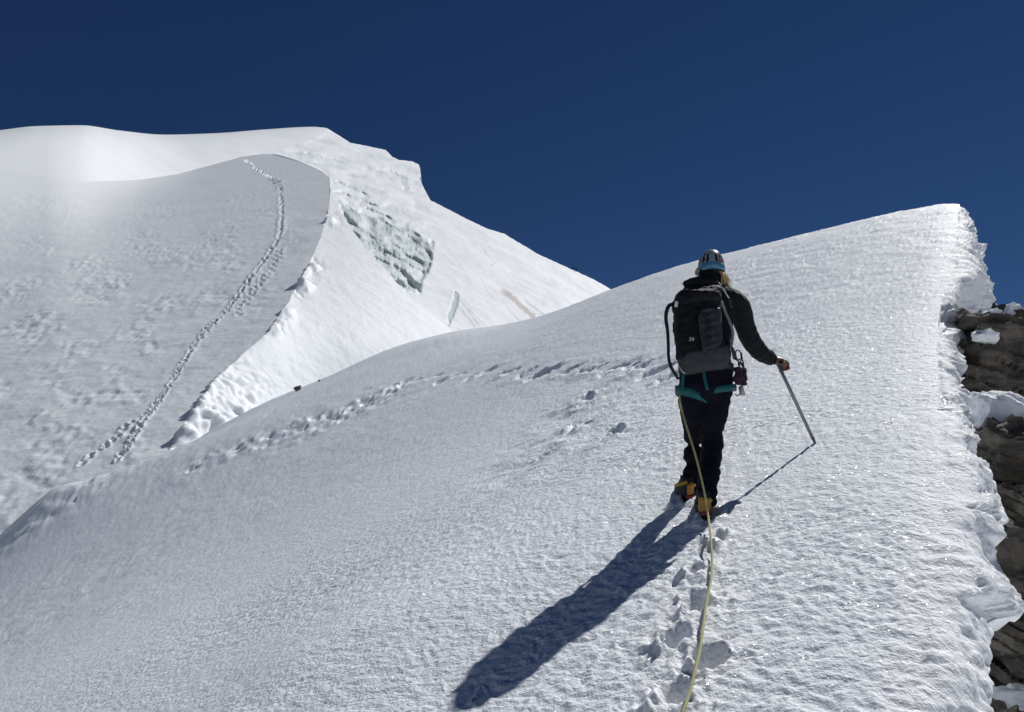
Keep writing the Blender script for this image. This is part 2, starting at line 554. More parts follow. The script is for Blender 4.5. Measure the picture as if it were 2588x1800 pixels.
edge = (.35 * sstep(0, .12, qf) + .65 * sstep(.2, .85, qf)) * (1 - sstep(.985, 1.0, qf) * .6)
p3 = wall
low = sstep(900, 1250, row_v)[:, None]
lump = fbm(p3 / .34, 3) * .075 + np.maximum(0, perlin(p3 / .16)) * .05 + (.02 + .012 * low) * np.abs(fbm(p3 / .15, 3)) + perlin(p3 / .045) * .008 + low * np.maximum(0, perlin(p3 / .09)) * .03 + .10 * low * np.maximum(0, perlin(p3 / .5))
sc = np.clip(row_d / 6.0, .5, 1.6)[:, None]
disp = lump * sc * edge + (1 - edge) * perlin(p3 / .06) * .008
disp = np.where(past[:, None], 0, disp)
wall = wall + wn_ * disp[..., None]
# hollows melted in the lip
for (u, v, r, D) in ((2388, 792, .13, .10), (2404, 812, .15, .11), (2468, 772, .22, .06)):
    rr = ray(u, v); rr /= np.linalg.norm(rr)
    for arr, nn in ((wall, wn_),):
        rel = arr - EYE
        al = rel @ rr
        off = np.linalg.norm(rel - al[..., None] * rr, axis=-1)
        arr -= nn * (D * (1 - sstep(.55, 1.1, off / r)))[..., None]
full = np.concatenate([near_P, wall], 1)
fresh_sunlit = np.concatenate([np.maximum(np.clip(rough * 1.3, 0, 1) * (Y < 7), sstep(.18, .0, arc) * .8), .8 + .2 * qf + 0 * wall[..., 0]], 1)  # kicked-out snow is whiter; crest and lip wall whitened to look sunlit
slope = link("snow_slope", grid_mesh("snow_slope", full, attrs={"fresh_sunlit": fresh_sunlit}), M_near)
tag(slope, "foreground snow slope rising to the right with footprints and a broken lip", "snow slope", kind="structure")

# ================================================================== FAR MOUNTAIN
def nray(n, u, v):
    return ray(u * K, v * K) @ np.array(n)


# ---- left ridge: shaded left face and sunlit right face share one crest
n1 = np.array([-.15, -.52, .84]); C1 = 17.6
n2 = np.array([.33, -.44, .835]); C2 = 53.0
uR = [(333, 600), (343, 545), (346, 535)]
crest_tab = [(344, 600), (348, 625), (352, 640), (362, 672), (375, 702), (388, 726), (400, 739), (430, 741), (470, 737), (530, 720), (600, 690), (670, 650), (745, 600), (795, 541),
             (850, 480), (900, 446), (960, 408), (1025, 368), (1075, 330), (1150, 270), (1500, 0)]
left_tab = [(344, 600), (352, 541), (362, 505), (390, 400), (404, 310), (408, 180), (412, 60), (416, -120), (420, -300), (1150, -420), (1500, -420)]
right_tab = [(344, 601), (400, 740), (430, 743), (455, 752), (515, 790), (570, 830), (650, 905), (700, 962), (740, 1012), (790, 1080), (850, 1160), (1150, 1500), (1500, 1900)]
rows = np.concatenate([np.arange(346, 400, 2.2), np.arange(400, 424, .6), np.arange(424, 1140, 2.2), np.arange(1140, 1460, 8)])
a = np.array(crest_tab); uk = np.interp(rows, a[:, 0], a[:, 1])
uk = uk + 2.2 * perlin2(rows / 41, rows * 0, 3) + 1.2 * perlin2(rows / 13, rows * 0, 5) + .7 * perlin2(rows / 5.3, rows * 0, 7)
a = np.array(left_tab); ul = np.interp(rows, a[:, 0], a[:, 1])
a = np.array(right_tab); ur = np.maximum(np.interp(rows, a[:, 0], a[:, 1]), uk + .5)
nL, nB = 400, 190
fL = np.linspace(0, 1, nL); fB = np.linspace(0, 1, nB + 1)[1:]
U1 = ul[:, None] + (uk - ul)[:, None] * fL[None]; V1 = rows[:, None] + 0 * U1
def ridge_w(U, V):
    a_ = -nray(n1, U, V) / C1
    b_ = -nray(n2, U, V) / C2 * (1 + .11 * sstep(500, -40, U))
    k_ = .0012 * sstep(520, 260, U) + .0012 * sstep(330, 100, U)
    m_ = .5 * (a_ + b_ + np.sqrt((a_ - b_) ** 2 + k_ ** 2))
    t_ = sstep(560, 420, U)
    return np.maximum(m_ * t_ + a_ * (1 - t_), .0022)


w1 = ridge_w(U1, V1)
a = np.array(crest_tab); uk0 = np.interp(rows, a[:, 0], a[:, 1])
wK = np.maximum(-nray(n1, uk0, rows) / C1, .0026)
U2 = uk[:, None] + (ur - uk)[:, None] * fB[None]; V2 = rows[:, None] + 0 * U2
cs = np.array([(r_v, np.interp(r_v, a[:, 0], a[:, 1])) for r_v in (400, 430, 470, 530, 600, 670, 745, 795, 850, 900, 960, 1025, 1075, 1150, 1300, 1460)])
wcs = np.maximum(-nray(n1, cs[:, 1], cs[:, 0]) / C1, .0026)
bx, bw = [(q_[1], q_[0]) for q_ in cs], list(wcs)
for (v_, u_, gg) in ((515, 790, 1.0), (650, 905, 1.0), (740, 1012, 1.0), (850, 1160, 1.0), (745, 800, 1.0), (900, 700, 1.1), (1000, 900, 1.0), (1300, 1500, .9)):
    u0_ = np.interp(v_, cs[:, 0], cs[:, 1]); w0_ = np.interp(v_, cs[:, 0], wcs)
    bx.append((u_, v_)); bw.append(max(w0_ - .0000095 * gg * (u_ - u0_) * w0_ / .0138, .0035))
tb = TPS(np.array(bx) / 100, np.array(bw) * 1000, lam=.02)
w2 = np.maximum(tb(U2 / 100, V2 / 100) / 1000, .003)
w2 = w2 + (wK[:, None] - w2[:, :1]) * np.exp(-(U2 - uk[:, None]) / 25)
Uf = np.concatenate([U1, U2], 1); Vf = np.concatenate([V1, V2], 1); wf = np.concatenate([w1, w2], 1)
# soft rounding under the shoulder and the crest
P = at(Uf * K, Vf * K, 1 / wf)
N = grid_normals(P)
dcrest = Uf - uk[:, None]
nearf = np.clip(110 * wf, 0, 1) ** 2
disp = nearf * (.12 * fbm(P / 9.0, 3) + .03 * fbm(P / 1.3, 3))
roughL = sstep(.0, .5, perlin2(Uf / 90, Vf / 60, 3) + .15) * np.where(dcrest < 0, 1, .15) * sstep(0, -60, dcrest + 20)
disp *= 1 - (1 - sstep(408, 445, Vf)) * sstep(430, 330, Uf)
roughL = roughL * (1 - (1 - sstep(408, 445, Vf)) * sstep(430, 330, Uf))
disp += nearf * roughL * (.08 * perlin(P / np.array([1.3, 2.4, 1.0])) + .06 * perlin(P / np.array([.6, 1.2, .5])))
# rubble and small seracs just right of the crest
rub = np.exp(-((dcrest - 14) / 22) ** 2) * (dcrest > 0) + sstep(780, 900, Vf) * sstep(0, 12, dcrest) * (1 - sstep(90, 190, dcrest))
rub = np.clip(rub, 0, 1) * sstep(455, 520, Vf)
disp += rub * sstep(780, 860, Vf) * (.35 * np.abs(perlin(P / .8)) + .3 * np.abs(perlin(P / 2.2)))
disp += rub * sstep(-.3, .3, perlin(P / 11.0)) * (1.1 * np.abs(fbm(P / np.array([4.0, 4.0, 6.5]), 4)) + .4 * np.abs(perlin(P / 1.9)) - .3)
P = P + N * disp[..., None]
# the old track up the left face: every step a dent
track = [(265, 1050), (262, 1035), (300, 985), (318, 950), (340, 925), (372, 880), (400, 832), (425, 790), (455, 748), (490, 715), (520, 680), (545, 650), (575, 605),
         (598, 575), (620, 545), (630, 515), (632, 480), (628, 440), (626, 410), (605, 395), (580, 382), (560, 365), (548, 358)]
track2 = [(530, 705), (560, 660), (590, 625), (615, 590), (628, 560)]
track3 = [(10, 1195), (50, 1155), (90, 1112), (125, 1085), (200, 1025), (250, 990), (300, 945), (330, 930)]


def dent(trk, step, D, rad, jitter, skip=0.0):
    global P
    t = np.array(trk, float)
    seg = np.concatenate([[0], np.cumsum(np.hypot(*np.diff(t, axis=0).T))])
    k = 0
    s = 0.0
    while s < seg[-1]:
        u = np.interp(s, seg, t[:, 0]); v = np.interp(s, seg, t[:, 1])
        d = 1 / max(float(-nray(n1, u, v) / C1), .004)
        sz = min(max(.6, d / 95.0), 2.2)
        s += step * sz * 100.0 / d * (.75 + .5 * random.random())
        k += 1
        if random.random() < skip or v > 1040: continue
        u += jitter * (1 if k % 2 else -1) * 100 / d + random.gauss(0, 1.2)
        c = at(u * K, v * K, d)
        j = int(np.argmin(abs(rows - v)))
        j0, j1 = int(np.searchsorted(rows, v - 30)), int(np.searchsorted(rows, v + 30))
        sub = P[j0:j1, :nL]
        i = np.unravel_index(np.argmin((U1[j0:j1] - u) ** 2 + (V1[j0:j1] - v) ** 2), sub.shape[:2])
        c = sub[i]
        r2 = np.sum((sub - c) ** 2, -1)
        rr = rad * sz * (.8 + .5 * random.random())
        sub -= N[j0:j1, :nL] * (D * sz * np.exp(-r2 / rr ** 2))[..., None]
        sub += N[j0:j1, :nL] * (D * sz * .4 * np.exp(-((np.sqrt(r2) - 1.7 * rr) / (.6 * rr)) ** 2))[..., None]


dent(track, 5.2, .25, .20, .9)
dent(track2, 5.0, .18, .27, 3.5, .1)
dent(track3, 8.0, .18, .27, 1.0, .35)
ridge = link("snow_ridge", grid_mesh("snow_ridge", P), M_far)
tag(ridge, "far snow ridge with a trodden track up its shaded left face", "snow ridge", kind="structure")

# ---- dome behind
dome_sky = [(-300, 330), (-100, 303), (0, 292), (80, 283), (180, 281), (270, 293), (370, 302), (480, 299), (600, 290), (700, 284.5), (730, 287), (745, 295), (800, 330)]
a = np.array(dome_sky); us = np.arange(-300, 800, 2.6)
top = cubic_interp(a[:, 0], a[:, 1], us)
fv = np.linspace(0, 1, 80)
vb = np.interp(us, [-300, -120, 60, 180, 310, 350, 440], [426, 423, 418, 415, 411, 420, 560])
Vd = top[None] + fv[:, None] * (vb - top)[None]; Ud = us[None] + 0 * Vd
tj = sstep(450, 170, Ud)
wd_ = np.maximum(-nray(n2, Ud, Vd) / C2 * .97, .0012) * (1 - tj) + ridge_w(Ud, Vd) * .9998 * tj
# rounded top
wd_ = wd_ * (1 - .10 * np.exp(-(Vd - top[None]) / 14) * sstep(110, 60, Vd - top[None]))
P = at(Ud * K, Vd * K, 1 / wd_)
N = grid_normals(P)
P = P + N * (.9 * fbm(P / 60.0, 3) * sstep(2, 40, Vd - top[None]) * (1 - tj))[..., None]
b1 = at(us * K, (top + 6) * K, 1.12 / wd_[0]); b2 = at(us * K, (top + 60) * K, 1.5 / wd_[0])
P = np.concatenate([b2[None], b1[None], P], 0)
dome = link("snow_dome", grid_mesh("snow_dome", P), M_far)
tag(dome, "rounded white snow summit behind the ridge under the dark sky", "snow summit", kind="structure")

# ---- serac body, ice cliff and far right face
cd_sky = [(575, 348), (600, 341), (643, 332), (680, 319), (710, 304), (732, 294), (742, 296), (752, 299), (760, 306), (780, 319), (805, 324), (840, 331), (866, 337), (880, 352),
          (895, 359), (925, 362), (940, 370), (943, 385), (944, 408), (952, 425), (965, 449), (990, 462), (1040, 488), (1090, 512), (1130, 524), (1170, 548), (1210, 572),
          (1250, 590), (1290, 608), (1330, 626), (1370, 649), (1440, 690), (1560, 760)]
a = np.array(cd_sky)
us = np.arange(575, 1540, 2.0)
top = np.interp(us, a[:, 0], a[:, 1]) + .7 * perlin2(us / 7, us * 0, 3) + .5 * perlin2(us / 3, us * 0, 6)
vrow = np.arange(284, 846, 2.3)
Vc = np.maximum(vrow[:, None], top[None]); Uc = us[None] + 0 * Vc
wc = np.maximum(-nray(n2, Uc, Vc) / 50.0, .0014)
dC = 1 / wc
ice_poly = np.array([(851, 503), (878, 527), (907, 534), (933, 548), (966, 546), (990, 567), (1014, 572), (1040, 577), (1064, 598), (1078, 610), (1097, 610), (1095, 634), (1090, 670),
                     (1068, 705), (1064, 736), (1019, 736), (1000, 740), (960, 700), (915, 634), (880, 577), (865, 544)]) / K


def inside(poly, x, y):
    o = np.zeros(x.shape, bool)
    n = len(poly)
    for i in range(n):
        x0, y0 = poly[i]; x1, y1 = poly[(i + 1) % n]
        c_ = ((y0 > y) != (y1 > y)) & (x < (x1 - x0) * (y - y0) / (y1 - y0 + 1e-9) + x0)
        o ^= c_
    return o


wobu = 3.5 * perlin2(Uc / 12, Vc / 12, 3) + 1.5 * perlin2(Uc / 5, Vc / 5, 8); wobv = 4.5 * perlin2(Uc / 9, Vc / 16, 7)
ice = inside(ice_poly, Uc + wobu, Vc + wobv).astype(float)
ice_s = ice.copy()
for _ in range(2):
    ice_s[1:-1, 1:-1] = (ice_s[1:-1, 1:-1] * 2 + ice_s[:-2, 1:-1] + ice_s[2:, 1:-1] + ice_s[1:-1, :-2] + ice_s[1:-1, 2:]) / 6
# blocky broken ice: stepped noise
al = (Uc * .83 + Vc * .56); ac = (-Uc * .56 + Vc * .83)
blk = perlin2(al / 52, ac / 20, 3) + .55 * perlin2(al / 24, ac / 11, 5)
stepd = np.floor(blk * 4 + 40) / 4 - 10 + .25 * sstep(.6, 1.0, (blk * 4 + 40) % 1.0)
blk2 = perlin2(Uc / 5.5, Vc / 26, 9)
recess = ice_s * (4.5 + 6.0 * stepd + .55 * blk2 + .5 * perlin2(Uc / 2.6, Vc / 8, 12))
patch = sstep(.15, .3, perlin2(al / 26, ac / 12, 14)) * sstep(560, 640, Vc)      # snow lodged on ledges
icecol = ice_s * (1 - .75 * patch) * np.clip(.75 + .5 * perlin2(Uc / 18, Vc / 9, 17), .35, 1)
# horizontal firn bands in the serac body
body = (1 - sstep(930, 985, Uc)) * (1 - ice_s) * (1 - sstep(500, 560, Vc - .25 * (Uc - 760)))
ang = Vc - .33 * (Uc - 740) + 7 * perlin2(Uc / 90, Vc / 60, 2) + 2.5 * perlin2(Uc / 24, Vc / 20, 4)
saw = (ang / 27.0) % 1.0
ledge = np.where(saw < .85, saw / .85, (1 - saw) / .15)
keep = sstep(-.30, .10, perlin2(Uc / 60, Vc / 22, 6))
recess += body * keep * 3.4 * ledge + body * .8 * fbm(np.stack([Uc / 22, Vc / 14, Uc * 0], -1), 4)
icecol = np.maximum(icecol, body * keep * .32 * sstep(.45, .85, saw))
for ln in ([(736, 399), (780, 415), (832, 438)], [(812, 370), (850, 384), (892, 409)], [(862, 377), (890, 391), (908, 402)], [(640, 338), (700, 346), (772, 363)],
           [(772, 450), (830, 468), (884, 492)], [(792, 344), (835, 352), (866, 372)], [(900, 372), (920, 380), (942, 382)], [(760, 430), (800, 447), (850, 462)]):
    la = np.array(ln, float)
    vl = np.interp(Uc, la[:, 0], la[:, 1]) + 2.2 * perlin2(Uc / 14, Uc * 0, la[0, 0]) + 1.2 * perlin2(Uc / 5, Uc * 0, la[0, 1])
    ends = sstep(la[0, 0] - 4, la[0, 0] + 14, Uc) * sstep(la[-1, 0] + 4, la[-1, 0] - 16, Uc) * (.55 + .45 * sstep(-.2, .3, perlin2(Uc / 19, Uc * 0, la[1, 0])))
    dvl = Vc - vl
    recess += 4.5 * ends * np.where(dvl > 0, np.exp(-dvl / 9), np.exp(dvl / 1.2))
    icecol = np.maximum(icecol, ends * .45 * np.where(dvl > 0, np.exp(-dvl / 7), 0))
# small secondary ice step, lower right
q2 = inside(np.array([(1018, 655), (1028, 662), (1022, 700), (1006, 730), (1003, 705), (1010, 690)]), Uc + wobu * .6, Vc + wobv * .6).astype(float)
recess += q2 * 1.3
icecol = np.maximum(icecol, q2 * .8)
q3 = inside(np.array([(898, 392), (912, 396), (916, 420), (908, 432), (900, 412)]), Uc + wobu, Vc + wobv).astype(float)
recess += q3 * 2.0; icecol = np.maximum(icecol, q3 * .5)
dC = dC + recess
P = at(Uc * K, Vc * K, dC)
N = grid_normals(at(Uc * K, Vc * K, 1 / wc))
fade = sstep(1, 12, Vc - top[None])
P = P + N * (fade * (.5 * fbm(P / 22.0, 3) + .07 * fbm(P / 3.0, 3)))[..., None]
dirt = np.zeros_like(Uc)
for (x0, y0, x1, y1, hw, s) in ((1118, 640, 1212, 728, 7, .85), (1172, 668, 1228, 716, 3, .6), (1000, 640, 1075, 728, 2.2, .45), (1030, 690, 1065, 730, 2.2, .5), (1045, 690, 1085, 726, 1.6, .45),
                                (1085, 560, 1110, 592, 1.5, .5), (1076, 548, 1092, 565, 1.3, .4), (1010, 560, 1060, 640, 1.8, .25), (1060, 600, 1120, 690, 1.5, .3), (1135, 690, 1165, 722, 2, .45),
                                (985, 560, 1030, 610, 2.0, .3), (1020, 730, 1050, 760, 2, .4), (1140, 527, 1160, 541, 2.2, .55), (1100, 594, 1104, 597, 2, .9)):
    L2 = (x1 - x0) ** 2 + (y1 - y0) ** 2
    t = np.clip(((Uc - x0) * (x1 - x0) + (Vc - y0) * (y1 - y0)) / L2, 0, 1)
    dd = np.hypot(Uc - x0 - t * (x1 - x0), Vc - y0 - t * (y1 - y0))
    dirt = np.maximum(dirt, s * (1 - sstep(.5, 1.1, dd / hw + .4 * perlin2(Uc / 9, Vc / 9, 4))) * sstep(0, .2, t))
kq = (vrow[1:, None] > top[None, :-1] + .05) | (vrow[1:, None] > top[None, 1:] + .05)
face = link("ice_face", grid_mesh("ice_face", P, keep=kq, attrs={"ice": icecol, "dirt": dirt}), M_far)
tag(face, "distant sunlit snow face with a grey green ice cliff", "ice cliff", kind="structure")

# ---- valley floor far below, reaching the horizon
me = bpy.data.meshes.new("valley")
S = 9000
me.from_pydata([(-S, -S, -260), (S, -S, -260), (S, S, -260), (-S, S, -260)], [], [(0, 1, 2, 3)])
valley = link("valley", me, M_far)
tag(valley, "snow covered valley floor far below", "valley", kind="structure")
# OBJECTS_BELOW

# ================================================================== ROCKS AND SNOW CHUNKS (right edge)
def blob_mesh(name, center, half, seed, cuts=20, planes=9, strata=0.05, noise=0.06, flat=True, keepbox=.55, wavelength=.5):
    """Boulder: a box cut by random joints, stepped along its bedding, then roughened."""
    r = np.random.default_rng(seed)
    bm = bmesh.new()
    bmesh.ops.create_cube(bm, size=2.0)
    bmesh.ops.subdivide_edges(bm, edges=bm.edges[:], cuts=cuts, use_grid_fill=True)
    co = np.array([v.co[:] for v in bm.verts])
    for _ in range(planes):
        n = r.normal(size=3); n /= np.linalg.norm(n)
        lim = keepbox + .45 * r.random() + .25 * np.abs(n).max()
        d = co @ n
        co = co - np.maximum(0, d - lim)[:, None] * n
    co = co * np.array(half)
    ax = np.array([.35, -.25, .9]); ax /= np.linalg.norm(ax)
    s = (co @ ax) / (.16 * max(half)) + .6 * perlin(co / max(half) * 1.5 + seed)
    st = np.floor(s) + sstep(.0, .35, s - np.floor(s))
    rad = co / (np.linalg.norm(co, axis=1)[:, None] + 1e-9)
    off = strata * max(half) * (perlin(np.stack([st * 1.7, st * 0 + seed, st * .3], -1) + .5) * 2.2)
    off = off + noise * max(half) * fbm(co / (wavelength * max(half)) + seed * 3.1, 4)
    co = co + rad * off[:, None] + center
    for v, c_ in zip(bm.verts, co): v.co = c_
    bmesh.ops.recalc_face_normals(bm, faces=bm.faces[:])
    for f in bm.faces: f.smooth = not flat
    return bm


def rock(u0, u1, v0, v1, d, depth, seed, name, label, cat, mat, **kw):
    c = at((u0 + u1) / 2, (v0 + v1) / 2, d + depth * .5)
    hx = (u1 - u0) / 2 * d / F; hz = (v1 - v0) / 2 * d / F
    bm = blob_mesh(name, np.zeros(3), (hx, depth, hz), seed, **kw)
    me = bpy.data.meshes.new(name); bm.to_mesh(me); bm.free()
    o = link(name, me, mat)
    o.location = c
    return tag(o, label, cat)


G_R = "rocks below the broken snow lip"
rocks = [
    ((2420, 2590, 790, 890, 10.6, .7, 11), "dark rock block topmost in the outcrop, right under the snow overhang"),
    ((2390, 2680, 862, 1085, 10.2, .9, 12), "large dark rock block with a cracked face above the big snow mound"),
    ((2440, 2680, 1080, 1260, 7.6, .8, 13), "grey brown layered rock just below the big snow mound"),
    ((2500, 2690, 1225, 1345, 6.8, .6, 14), "dark layered rock ledge above the tilted brown slab"),
    ((2470, 2700, 1322, 1545, 5.9, .7, 15), "tilted brown slab of layered rock at the right edge"),
    ((2455, 2580, 1515, 1620, 4.6, .35, 16), "knobbly brown rock poking from the snow wall near the lower right corner"),
    ((2450, 2700, 1600, 1775, 4.9, .6, 17), "dark shaded rock block at the lower right corner"),
    ((2460, 2590, 1765, 1900, 4.0, .4, 18), "small grey rock at the very bottom right corner")]
for (a_, lab) in rocks:
    o = rock(*a_, "rock", lab, "rock", M_rock, cuts=34, planes=11, strata=.13, noise=.13, keepbox=.66, wavelength=.42)
    o["group"] = G_R
chunks = [
    ((2538, 2584, 770, 814, 10.4, .11, 31), "rounded snow chunk perched on the topmost rock against the sky"),
    ((2463, 2520, 832, 868, 9.85, .10, 32), "small snow chunk lying on the ledge of the topmost rock"),
    ((2572, 2620, 840, 872, 10.0, .10, 33), "snow chunk cut off by the right edge of the picture, beside the topmost rock"),
    ((2500, 2530, 780, 793, 10.3, .05, 35), "thin snow crust at the foot of the overhang")]
for (a_, lab) in chunks:
    o = rock(*a_, "snow_chunk", lab, "snow", M_lump, cuts=16, planes=24, strata=0, noise=.20, flat=False, keepbox=.62, wavelength=.55)
    o["group"] = "snow chunks on the rocks"
o = rock(2440, 2680, 1000, 1150, 8.3, .45, 37, "snow_mound", "big rounded snow mound lodged between the dark rocks at the right edge", "snow", M_lump, cuts=40, planes=30, strata=0, noise=.13, flat=False, keepbox=.66, wavelength=.35)
o.rotation_euler = (.45, .35, 0)
o = rock(2490, 2690, 1735, 1800, 4.45, .3, 38, "snow_drift", "low snow drift between the two lowest rocks at the right edge", "snow", M_lump, cuts=22, planes=8, strata=0, noise=.2, flat=False, keepbox=.5, wavelength=.4)

# rock flank carrying them
vv, uu = np.meshgrid(np.linspace(800, 2100, 130), np.linspace(2380, 3100, 80), indexing='ij')
dd = np.interp(vv, [800, 900, 1100, 1300, 1500, 1700, 2100], [13.0, 12.2, 9.4, 7.8, 6.5, 5.6, 4.2]) * (1 + .0004 * (uu - 2380))
P = at(uu, vv, dd)
N = grid_normals(P)
P = P + N * (.25 * fbm(P / 1.1, 5) + .12 * np.floor(3 * perlin(P / .6)) / 3)[..., None]
flank = link("rock_flank", grid_mesh("rock_flank", P), M_rock)
tag(flank, "dark rocky flank falling away on the right of the snow lip", "rock flank", kind="structure")

# two small stones on the skyline of the left slope
for (u, v, r_, sd, lab) in ((752, 985, .20, 41, "small dark pointed stone sticking out of the left skyline"), (807, 962, .06, 42, "tiny dark stone on the left skyline beside the pointed one")):
    bm = blob_mesh("stone", np.zeros(3), (r_ * .9, r_, r_ * 1.1), sd, cuts=6, planes=14, strata=.05, noise=.15, keepbox=.3)
    me = bpy.data.meshes.new("stone"); bm.to_mesh(me); bm.free()
    o = link("stone", me, M_rock); o.location = at(u, v, 38.0); tag(o, lab, "stone")

# ================================================================== GEOMETRY KIT FOR SMALL THINGS
class MB:
    def __init__(self):
        self.v, self.f = [], []

    def add(self, v, f):
        n = len(self.v)
        self.v += [tuple(map(float, q)) for q in v]
        self.f += [tuple(i + n for i in q) for q in f]
        return self

    def tube(self, pts, rad, n=12, flat=1.0, cap=True, up=(0, 0, 1), sub=1):
        pts = np.array(pts, float)
        rad = np.array(rad, float) if np.ndim(rad) else np.full(len(pts), float(rad))
        if sub > 1:
            t = np.arange(len(pts)); tt = np.linspace(0, len(pts) - 1, (len(pts) - 1) * sub + 1)
            pts = catmull(pts, tt); rad = np.interp(tt, t, rad)
        m = len(pts)
        T = np.gradient(pts, axis=0); T /= np.linalg.norm(T, axis=1)[:, None] + 1e-12
        upv = np.array(up, float)
        vs_ = []
        for k in range(m):
            a = np.cross(upv, T[k])
            if np.linalg.norm(a) < 1e-3: a = np.cross((1, 0, 0), T[k])
            a /= np.linalg.norm(a); b = np.cross(T[k], a)
            for j in range(n):
                th = 2 * math.pi * j / n
                vs_.append(pts[k] + rad[k] * (math.cos(th) * a + flat * math.sin(th) * b))
        fs = [(k * n + j, k * n + (j + 1) % n, (k + 1) * n + (j + 1) % n, (k + 1) * n + j) for k in range(m - 1) for j in range(n)]
        if cap:
            vs_ += [pts[0] - T[0] * rad[0] * .35, pts[-1] + T[-1] * rad[-1] * .35]
            c0, c1 = m * n, m * n + 1
            fs += [(c0, (j + 1) % n, j) for j in range(n)] + [(c1, (m - 1) * n + j, (m - 1) * n + (j + 1) % n) for j in range(n)]
        return self.add(vs_, fs)

    def rings(self, rings, cap=True):
        """rings: list of (n,3) arrays."""
        n = len(rings[0]); m = len(rings)
        vs_ = [p for r in rings for p in r]
        fs = [(k * n + j, k * n + (j + 1) % n, (k + 1) * n + (j + 1) % n, (k + 1) * n + j) for k in range(m - 1) for j in range(n)]
        if cap:
            vs_ += [np.mean(rings[0], 0), np.mean(rings[-1], 0)]
            fs += [(m * n, (j + 1) % n, j) for j in range(n)] + [(m * n + 1, (m - 1) * n + j, (m - 1) * n + (j + 1) % n) for j in range(n)]
        return self.add(vs_, fs)

    def ball(self, c, h, n=20, m=12, rot=None):
        c = np.array(c, float); h = np.array(h, float)
        vs_ = []
        for i in range(m + 1):
            ph = math.pi * i / m
            for j in range(n):
                th = 2 * math.pi * j / n
                q = np.array([math.sin(ph) * math.cos(th), math.sin(ph) * math.sin(th), math.cos(ph)]) * h
                if rot is not None: q = rot @ q
                vs_.append(c + q)
        fs = [(i * n + j, (i + 1) * n + j, (i + 1) * n + (j + 1) % n, i * n + (j + 1) % n) for i in range(m) for j in range(n)]
        return self.add(vs_, fs)

    def box(self, c, h, rot=None, bev=0.15):
        """Box with chamfered edges."""
        bm = bmesh.new(); bmesh.ops.create_cube(bm, size=2.0)
        for v in bm.verts: v.co = Vector((v.co[0] * h[0], v.co[1] * h[1], v.co[2] * h[2]))
        bmesh.ops.bevel(bm, geom=bm.edges[:], offset=min(h) * bev * 2, segments=2, affect='EDGES', profile=.5)
        vs_ = [np.array(v.co[:]) for v in bm.verts]
        if rot is not None: vs_ = [rot @ q for q in vs_]
        vs_ = [q + np.array(c) for q in vs_]
        bm.verts.index_update()
        fs = [tuple(v.index for v in f.verts) for f in bm.faces]
        bm.free()
        return self.add(vs_, fs)

    def mesh(self, name, smooth=True, origin=(0, 0, 0)):
        me = bpy.data.meshes.new(name)
        o = np.array(origin, float)
        me.from_pydata([tuple(np.array(p) - o) for p in self.v], [], self.f)
        bm = bmesh.new(); bm.from_mesh(me)
        bmesh.ops.recalc_face_normals(bm, faces=bm.faces[:])
        for f in bm.faces: f.smooth = smooth
        bm.to_mesh(me); bm.free()
        return me


def catmull(p, t):
    p = np.asarray(p, float)
    q = np.concatenate([[2 * p[0] - p[1]], p, [2 * p[-1] - p[-2]]])
    i = np.clip(np.floor(t).astype(int), 0, len(p) - 2); f = (t - i)[:, None]
    a, b, c, d = q[i], q[i + 1], q[i + 2], q[i + 3]
    return .5 * (2 * b + (c - a) * f + (2 * a - 5 * b + 4 * c - d) * f ** 2 + (3 * b - a - 3 * c + d) * f ** 3)


def fuse(mb, name, voxel=.010, smooth=4, wrinkle=None, origin=(0, 0, 0)):
    """Grow one continuous skin over overlapping volumes."""
    me = mb.mesh(name + "_raw")
    o = bpy.data.objects.new(name + "_raw", me); COL.objects.link(o)
    m = o.modifiers.new("r", 'REMESH'); m.mode = 'VOXEL'; m.voxel_size = voxel; m.use_smooth_shade = True
    if smooth:
        s = o.modifiers.new("s", 'SMOOTH'); s.iterations = smooth; s.factor = .5
    dg = bpy.context.evaluated_depsgraph_get()
    out = bpy.data.meshes.new_from_object(o.evaluated_get(dg))
    out.name = name
    COL.objects.unlink(o); bpy.data.objects.remove(o); bpy.data.meshes.remove(me)
    n = len(out.vertices)
    co = np.empty(n * 3, np.float32); out.vertices.foreach_get("co", co); co = co.reshape(-1, 3).astype(float)
    no = np.empty(n * 3, np.float32); out.vertices.foreach_get("normal", no); no = no.reshape(-1, 3).astype(float)
    if wrinkle is not None:
        co = co + no * wrinkle(co)[:, None]
    co -= np.array(origin)
    out.vertices.foreach_set("co", co.reshape(-1).astype(np.float32))
    out.polygons.foreach_set("use_smooth", np.ones(len(out.polygons), bool))
    out.update()
    return out


def ell_ring(c, a, b, n=28, yaw=0.0, power=2.0, tilt=0.0):
    th = np.linspace(0, 2 * math.pi, n, endpoint=False)
    x = a * np.sign(np.cos(th)) * np.abs(np.cos(th)) ** (2 / power)
    y = b * np.sign(np.sin(th)) * np.abs(np.sin(th)) ** (2 / power)
    z = tilt * x
    return np.stack([c[0] + x * math.cos(yaw) - y * math.sin(yaw), c[1] + x * math.sin(yaw) + y * math.cos(yaw), c[2] + z], -1)


